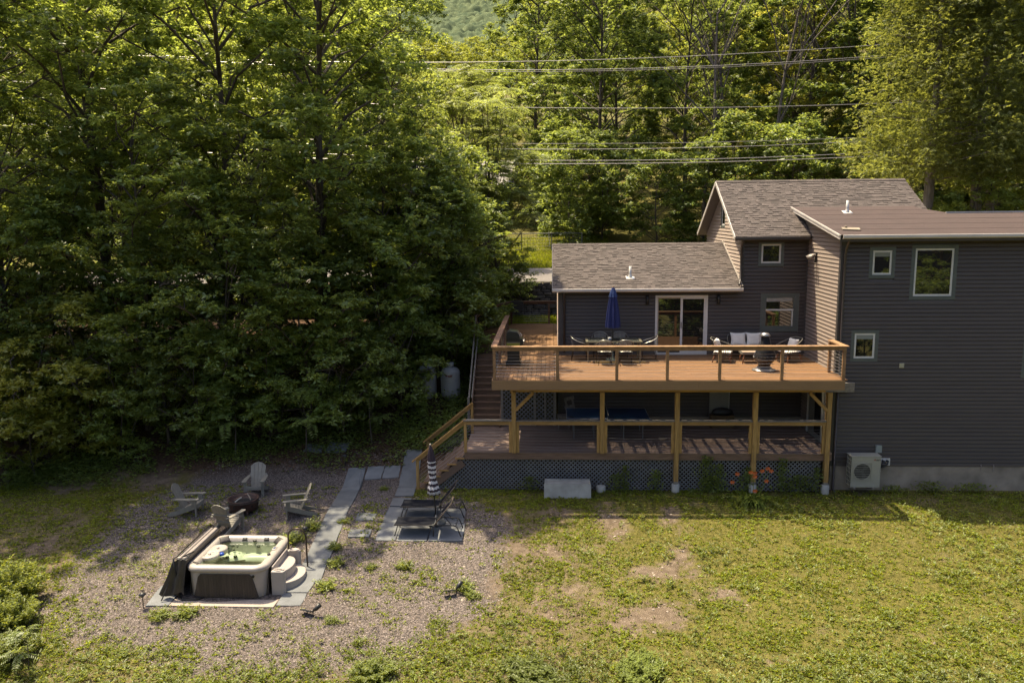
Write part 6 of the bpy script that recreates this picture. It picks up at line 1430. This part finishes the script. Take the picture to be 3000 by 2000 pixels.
# ---------------------------------------------------------------- plants in the yard
g = np.random.default_rng(900)
def scatter(n, x0, x1, y0, y1, dens):
    X = g.uniform(x0, x1, n); Y = g.uniform(y0, y1, n); k = g.random(n) < dens(X, Y); X, Y = X[k], Y[k]
    return np.stack([X, Y, zg(X, Y) + np.where((Y < 25) & (Y > 12), (fnoise(X, Y, 1.4, 61) - .5) * .07, 0)], 1)
def blocked(X, Y):
    """places covered by slabs, decks and buildings"""
    b = (X > -2.9) & (Y > 25.05)
    b |= (X > 9.0) & (Y > 25.2)
    b |= (X > -10.1) & (X < -6.2) & (Y > 18.05) & (Y < 20.7)
    b |= (X > -5.05) & (X < -2.55) & (Y > 21.25) & (Y < 23.35)
    b |= (X > -7.05 + .055 * (26.2 - Y)) & (X < -6.42 + .055 * (26.2 - Y)) & (Y > 19) & (Y < 26.2)
    b |= (X > -5.2) & (X < -4.45) & (Y > 23.4) & (Y < 27.2)
    b |= (X > -6.4) & (X < -5.2) & (Y > 25.6) & (Y < 26.3)
    b |= (X > -.3) & (X < 1.25) & (Y > 24.25)
    b |= (X > -4.5) & (X < -2.8) & (Y > 25.0) & (Y < 27.0)
    return b
dn = lambda X, Y: grass_density(X, Y) * (~blocked(X, Y))
# low broad leaved weeds: small rosettes
dry = lambda X, Y: np.clip((fnoise(X, Y, 3.6, 140) - .47) * 6 + .3, 0, 1) * np.clip((X + 1) / 2, 0, 1)
P = scatter(112000, -19, 17, 14.5, 25.25, lambda X, Y: np.clip(dn(X, Y) ** 1.2 * (1 - .6 * dry(X, Y)) * (.46 + 1.2 * np.clip((fnoise(X, Y, .55, 160, 3) - .42) * 5, 0, 1)), 0, 1))
k = 4; pi = np.repeat(np.arange(len(P)), k); N = len(pi); sz = (.034 + .055 * g.random(len(P)) ** 2)[pi]; P[:, 2] += .05 * np.clip((fnoise(P[:, 0], P[:, 1], .55, 160, 3) - .5) * 5, 0, 1) * g.random(len(P))
a = g.uniform(0, 6.283, N); ax = np.stack([np.cos(a), np.sin(a), g.uniform(.15, 1.0, N)], 1)
v, f = leaf_geo(P[pi] + np.stack([np.cos(a), np.sin(a), np.zeros(N)], 1) * .012, ax, np.array([0, 0, 1.0]) + g.normal(0, .3, (N, 3)), sz * g.uniform(.7, 1.3, N), sz * .55)
tag(link('lawn_weeds', npmesh('lawn_weeds', v, f, 'leaf_weed')), 'low leafy weeds and clover covering the patchy lawn', 'weeds', kind='stuff')
# grass blades
P = scatter(130000, -19, 17, 14.5, 25.25, lambda X, Y: np.clip(dn(X, Y) * (.55 + .6 * dry(X, Y)), 0, 1)); N = len(P)
ax = np.stack([g.normal(0, .55, N), g.normal(0, .55, N), np.ones(N)], 1)
v, f = blade_geo(P, ax, g.normal(size=(N, 3)), g.uniform(.03, .10, N), g.uniform(.006, .014, N))
tag(link('lawn_grass', npmesh('lawn_grass', v, f, 'blade_dry')), 'short yellowing grass on the patchy lawn', 'grass', kind='stuff')
# taller weed tufts, thicker at the lower edge of the lawn
P = scatter(14000, -13, 14, 14.8, 25.2, lambda X, Y: dn(X, Y) * (np.clip((fnoise(X, Y, 1.1, 71) - .52) * 5, 0, 1) * .55 + np.clip((17.3 - Y) / 1.5, 0, 1) * (.55 + .45 * np.clip((fnoise(X, Y, 1.6, 72) - .42) * 5, 0, 1))))
k = 11; pi = np.repeat(np.arange(len(P)), k); N = len(pi); h = (g.uniform(.06, .16, len(P)) + .22 * np.clip((16.6 - P[:, 1]) / 1.6, 0, 1) * g.random(len(P)))[pi]
a = g.uniform(0, 6.283, N); r_ = g.uniform(0, .06, N); t = g.random(N)
pp = P[pi] + np.stack([r_ * np.cos(a), r_ * np.sin(a), t * h], 1)
v, f = leaf_geo(pp, np.stack([np.cos(a), np.sin(a), g.uniform(.1, .9, N)], 1), np.array([0, 0, 1.0]) + g.normal(0, .35, (N, 3)), g.uniform(.05, .11, N), g.uniform(.022, .045, N))
tag(link('tall_weeds', npmesh('tall_weeds', v, f, 'leaf_shrub')), 'taller leafy weed tufts scattered over lawn and gravel', 'weeds', kind='stuff')
# gravel
P = scatter(120000, -14.5, -1.0, 15.0, 27.2, lambda X, Y: gravel_mask(X, Y) * (~blocked(X, Y)) * .92); n = len(P)
o4 = np.array([(1, 0, 0), (-.3, .9, 0), (-.7, -.6, 0), (.35, -.75, .2), (.05, .05, .8)])
s = (.010 + .021 * g.random(n) ** 2); a = g.uniform(0, 6.283, n); c_, s_ = np.cos(a), np.sin(a)
V = np.empty((n, 5, 3), np.float32)
for j in range(5):
    q = o4[j] + g.normal(0, .12, (n, 3)); V[:, j, 0] = P[:, 0] + s * (q[:, 0] * c_ - q[:, 1] * s_); V[:, j, 1] = P[:, 1] + s * (q[:, 0] * s_ + q[:, 1] * c_); V[:, j, 2] = P[:, 2] + .004 + s * q[:, 2]
T = (np.arange(n) * 5)[:, None, None] + np.array([(0, 1, 4), (1, 2, 4), (2, 3, 4), (3, 0, 4)])[None]
mat('pebble', (0.143, 0.119, 0.108), .85, island=.75, var=.15, vscale=3, coord='Geo')
tag(link('gravel', npmesh('gravel', V.reshape(-1, 3), T.reshape(-1, 3), 'pebble')), 'mixed grey and brown gravel around the hot tub and fire pit', 'gravel', kind='stuff')
# loose stones on the bare earth
mat('field_stone', (0.249, 0.206, 0.168), .9, island=.35, var=.2, vscale=8, coord='Geo')
P = scatter(5200, -3, 9, 15, 23.5, lambda X, Y: (1 - grass_density(X, Y)) ** 2 * .6); n = len(P); s = .015 + .05 * g.random(n) ** 3; a = g.uniform(0, 6.283, n); c_, s_ = np.cos(a), np.sin(a); V = np.empty((n, 5, 3), np.float32)
for j in range(5):
    q = o4[j] * np.array([1, .8, .55]) + g.normal(0, .12, (n, 3)); V[:, j, 0] = P[:, 0] + s * (q[:, 0] * c_ - q[:, 1] * s_); V[:, j, 1] = P[:, 1] + s * (q[:, 0] * s_ + q[:, 1] * c_); V[:, j, 2] = P[:, 2] + s * q[:, 2]
T = (np.arange(n) * 5)[:, None, None] + np.array([(0, 1, 4), (1, 2, 4), (2, 3, 4), (3, 0, 4)])[None]
tag(link('stones', npmesh('stones', V.reshape(-1, 3), T.reshape(-1, 3), 'field_stone')), 'small loose stones lying on the bare earth of the lawn', 'stones', kind='stuff')
# undergrowth and leaf litter on the shaded bank
P = scatter(42000, -24, -3.2, 24.6, 34, lambda X, Y: np.clip((fnoise(X, Y, 1.5, 91) - .38) * 3, 0, 1) * np.clip((Y - 25.9 + .25 * np.clip(-12 - X, 0, 8)) / 1.2, 0, 1) * (~blocked(X, Y)))
k = 6; pi = np.repeat(np.arange(len(P)), k); N = len(pi); a = g.uniform(0, 6.283, N); h = (.05 + .5 * g.random(len(P)) ** 2)[pi]
v, f = leaf_geo(P[pi] + np.stack([.1 * np.cos(a), .1 * np.sin(a), g.random(N) * h], 1), np.stack([np.cos(a), np.sin(a), g.uniform(-.2, .6, N)], 1), np.array([0, 0, 1.0]) + g.normal(0, .3, (N, 3)), g.uniform(.07, .15, N), g.uniform(.04, .09, N))
tag(link('undergrowth', npmesh('undergrowth', v, f, 'leaf_dark')), 'dark leafy undergrowth covering the bank under the trees', 'undergrowth', kind='stuff')
mat('dry_leaf', (0.1, 0.053, 0.028), .8, island=.5)
P = scatter(16000, -14, -3.3, 25.6, 30, lambda X, Y: np.clip((Y - 25.8) / .7, 0, 1) * .8 * (~blocked(X, Y))); N = len(P)
v, f = leaf_geo(P + np.array([0, 0, .015]), np.stack([g.normal(size=N), g.normal(size=N), g.normal(0, .25, N)], 1), np.array([0, 0, 1.0]) + g.normal(0, .25, (N, 3)), g.uniform(.05, .11, N), g.uniform(.03, .06, N))
tag(link('leaf_litter', npmesh('leaf_litter', v, f, 'dry_leaf')), 'brown fallen leaves at the foot of the wooded bank', 'leaf litter', kind='stuff')
# grass beyond the road and behind the deck
P = scatter(60000, -16, 4, 46.6, 60, lambda X, Y: np.ones_like(X) * .9); P2 = scatter(9000, -3.2, 1.0, 37.3, 39.7, lambda X, Y: np.ones_like(X)); P = np.concatenate([P, P2]); N = len(P)
v, f = blade_geo(P, np.stack([g.normal(0, .4, N), g.normal(0, .4, N), np.ones(N)], 1), g.normal(size=(N, 3)), g.uniform(.10, .28, N), g.uniform(.02, .05, N))
tag(link('verge_grass', npmesh('verge_grass', v, f, 'leaf_weed')), 'sunlit green grass on the verge beyond the road', 'grass', kind='stuff')
# climbers and weeds against the lattice
def vine(x, y, h, w_, n, label, lm='leaf_shrub'):
    t = thing('climbing_weed', (x, y, z1(x, y)), label, 'weed', group='weeds growing against the lattice skirt'); gg_ = np.random.default_rng(int(x * 100) + 999)
    u = gg_.random(n); px = gg_.normal(0, w_ * .35, n) * (1 - .6 * u); p = np.stack([px, -.06 + gg_.normal(0, .05, n), u ** .8 * h], 1)
    ax = np.stack([gg_.normal(size=n), -np.abs(gg_.normal(size=n)), gg_.normal(.1, .5, n)], 1)
    v, f = leaf_geo(p, ax, np.array([0, -.5, 1.0]) + gg_.normal(0, .3, (n, 3)), gg_.uniform(.06, .11, n), gg_.uniform(.035, .06, n)); link('foliage', npmesh('foliage', v, f, lm), t)
    mb = MB()
    for j in range(3): tube_np(mb, [Vector((0, -.03, -.05)), Vector((.06 * (j - 1), -.05, h * .5)), Vector((.12 * (j - 1) * w_, -.05, h * .93))], .008, .003, 3)
    obj('stem', mb, 'leaf_dark', t, local=True)
for x, h, w_, n, l in ((4.95, 1.25, .55, 330, 'tallest climbing weed on the lattice, between the second and third footing'), (5.35, .95, .5, 220, 'climbing weed beside the tallest one, on its right'), (6.25, .85, .5, 220, 'leafy weed hugging the post behind the orange lilies'), (7.35, 1.15, .5, 260, 'climbing weed on the lattice right of the orange lilies'),
        (7.9, .6, 1.0, 300, 'low spreading weed at the lattice foot near the corner post'), (3.35, .75, .5, 180, 'weed on the lattice left of the middle footing'), (2.35, .9, .4, 170, 'thin weed on the lattice right of the concrete trough'), (2.05, .6, .5, 150, 'short weed on the lattice right of the concrete trough'), (-.75, .5, .6, 120, 'small weed on the lattice left of the concrete trough'), (5.1, .55, .9, 300, 'bushy weed at the lattice foot left of the orange lilies'), (8.45, .9, .4, 150, 'weed climbing the lattice at the last post')):
    vine(x, 24.98, h, w_, n, l)
for x, h, w_, n, l in ((12.0, .38, 1.2, 260, 'weed patch along the foundation right of the heat pump'), (13.3, .30, 1.4, 260, 'weed patch along the foundation under the two pipes'), (10.9, .22, .8, 120, 'short weeds at the foundation beside the heat pump')):
    vine(x, 25.1, h, w_, n, l)
# daylilies
DL = thing('daylily', (6.16, 23.9, 0), 'clump of orange daylilies with arching leaves in front of the deck', 'flower')
gg_ = np.random.default_rng(4242); mb = MB(); mat('lily_blade', (.10, .13, .015), .6, var=.3, spec=.2); mat('lily_orange', (0.467, 0.1, 0.0125), .5, var=.15); mat('lily_heart', (0.467, 0.262, 0.0312), .5)
vs = []; fs = []
for k in range(130):
    a = gg_.uniform(0, 6.283); L = gg_.uniform(.5, 1.05); b0 = Vector((gg_.normal(0, .13), gg_.normal(0, .1) - .05, 0)); d = Vector((math.cos(a), math.sin(a) * .8 - .25, 0)); w_ = .019; sd = Vector((-d.y, d.x, 0)).normalized() * w_; lo = len(vs)
    for i in range(7):
        t = i / 6; p = b0 + d * L * t * .65 + Vector((0, 0, L * (1.15 * t - 1.2 * t * t) + .02)); q = 1 - t * .85; vs += [p - sd * q, p + sd * q]
    fs += [(lo + 2 * i, lo + 2 * i + 1, lo + 2 * i + 3, lo + 2 * i + 2) for i in range(6)]
mb.add(vs, fs); obj('leaves', mb, 'lily_blade', DL, local=True)['kind'] = 'stuff'
for (x, y, z) in ((-.62, .0, .72), (-.45, .1, .95), (-.06, .05, 1.02), (.08, .1, .98), (.06, .0, .90), (.30, .1, 1.05), (.47, .12, 1.12), (.57, .1, 1.05), (.40, -.05, .78), (.02, -.22, .52)):
    st_ = obj('stem', MB().tube([(0 + x * .2, 0, 0), (x * .7, y * .6, z * .6), (x, y, z)], .006, 4), 'lily_blade', DL, local=True)
    fl = MB()
    for k in range(6):
        a = k * math.pi / 3 + x * 5; c0 = Vector((x, y - .03, z)); d = Vector((math.cos(a), -.35, math.sin(a) * .8)); s2 = Vector((-math.sin(a), 0, math.cos(a))) * .024
        fl.add([c0, c0 + d * .05 + s2, c0 + d * .09 + Vector((0, -.01, 0)), c0 + d * .05 - s2], [(0, 1, 2, 3)])
    fo = obj('bloom', fl, 'lily_orange', st_, local=True); obj('heart', MB().lathe([(.004, -.01), (.014, .0), (.004, .012)], (x, y - .02, z), 8), 'lily_heart', st_, local=True)
# shrubs at the lower left and right corner of the frame
def shrub_mesh(seed, rx, h, nst, per, L, lm):
    q = np.random.default_rng(seed); P = []; A = []
    for k in range(nst):
        a = q.uniform(0, 6.283); r0 = rx * .35 * q.random(); r1 = rx * math.sqrt(q.random()); hh = h * q.uniform(.45, 1.1) * (1 - .45 * (r1 / rx) ** 2); t = q.random(per) ** .7
        rr_ = r0 + (r1 - r0) * t; P.append(np.stack([rr_ * math.cos(a), rr_ * math.sin(a), hh * t], 1) + q.normal(0, .03, (per, 3)))
        b = q.uniform(0, 6.283, per); A.append(np.stack([np.cos(b), np.sin(b), q.uniform(-.1, .9, per)], 1))
    P = np.concatenate(P); A = np.concatenate(A); N = len(P)
    v, f = leaf_geo(P, A, np.array([0, 0, 1.0]) + q.normal(0, .35, (N, 3)), L * q.uniform(.6, 1.3, N), L * .38 * q.uniform(.7, 1.3, N)); return npmesh('foliage', v, f, lm)
SB = shrub_mesh(601, .85, 1.0, 120, 55, .11, 'leaf_shrub')
for i, (x, y, s, l) in enumerate([(-13.5, 18.2, (.9, .9, 1.1), 'tallest bushy shrub at the left edge of the yard'), (-12.9, 17.2, (.75, .75, .8), 'leafy shrub below the tallest one at the left edge'), (-12.2, 16.0, (.75, .75, .6), 'low leafy shrub in the bottom left corner'), (-13.7, 16.4, (1.0, 1.0, .95), 'bushy shrub cut off by the left edge of the picture'), (1.9, 15.9, (1.0, .6, .3), 'low leafy clump at the bottom edge of the lawn'), (-.4, 15.7, (1.1, .6, .26), 'spreading weed clump at the bottom edge, beside the gravel'), (-3.9, 15.6, (.7, .5, .42), 'leafy clump at the bottom edge of the gravel')]):
    bush('shrub', SB, x, y, z1(x, y), s, l, 'shrub', i * 1.1)
for i, (x, y, l) in enumerate([(-11.5, 15.6, 'feather leaved sprout at the bottom left, nearer the gravel'), (-12.3, 15.3, 'feather leaved sprout in the very bottom left corner')]): plant_tree(FS, x, y, .45, i * 2.0, 'seedling', l, 'plant')
WT = shrub_mesh(602, .24, .17, 26, 14, .075, 'leaf_shrub')
for i, (x, y, s, l) in enumerate([(-7.1, 21.9, 1.6, 'weed patch beside the flagstone path near the handrail'), (-7.35, 21.2, 1.7, 'weed patch right behind the handrail'), (-6.15, 22.3, 1.0, 'weed between the path and the upper stepping stone'), (-6.05, 20.9, 1.2, 'weed on the path edge below the stepping stones'), (-5.85, 20.1, 1.3, 'weed clump at the near end of the path'), (-5.6, 25.0, .8, 'small weed in the gravel between the two stone paths'), (-2.3, 18.95, 1.5, 'weed beside the spotlight in open gravel'), (-2.0, 18.6, 1.1, 'weed in front of the spotlight in open gravel'), (-3.9, 19.9, 1.3, 'weed clump in the gravel below the lounger pad'), (-4.8, 19.9, .9, 'little weed in the gravel below the lounger pad'), (-5.8, 19.0, 1.5, 'weed patch at the slab corner beside the tub steps'), (-9.0, 17.75, 1.5, 'weed patch in front of the hot tub slab'), (-9.6, 17.6, 1.4, 'weed patch left of the hot tub slab front'), (-5.3, 17.5, 1.0, 'weed beside the spotlight in front of the tub')]):
    bush('weed_clump', WT, x, y, z1(x, y) - .02, (s, s, s * .8), l, 'weed', i, 'leafy weed clumps in the gravel', hs=.08)
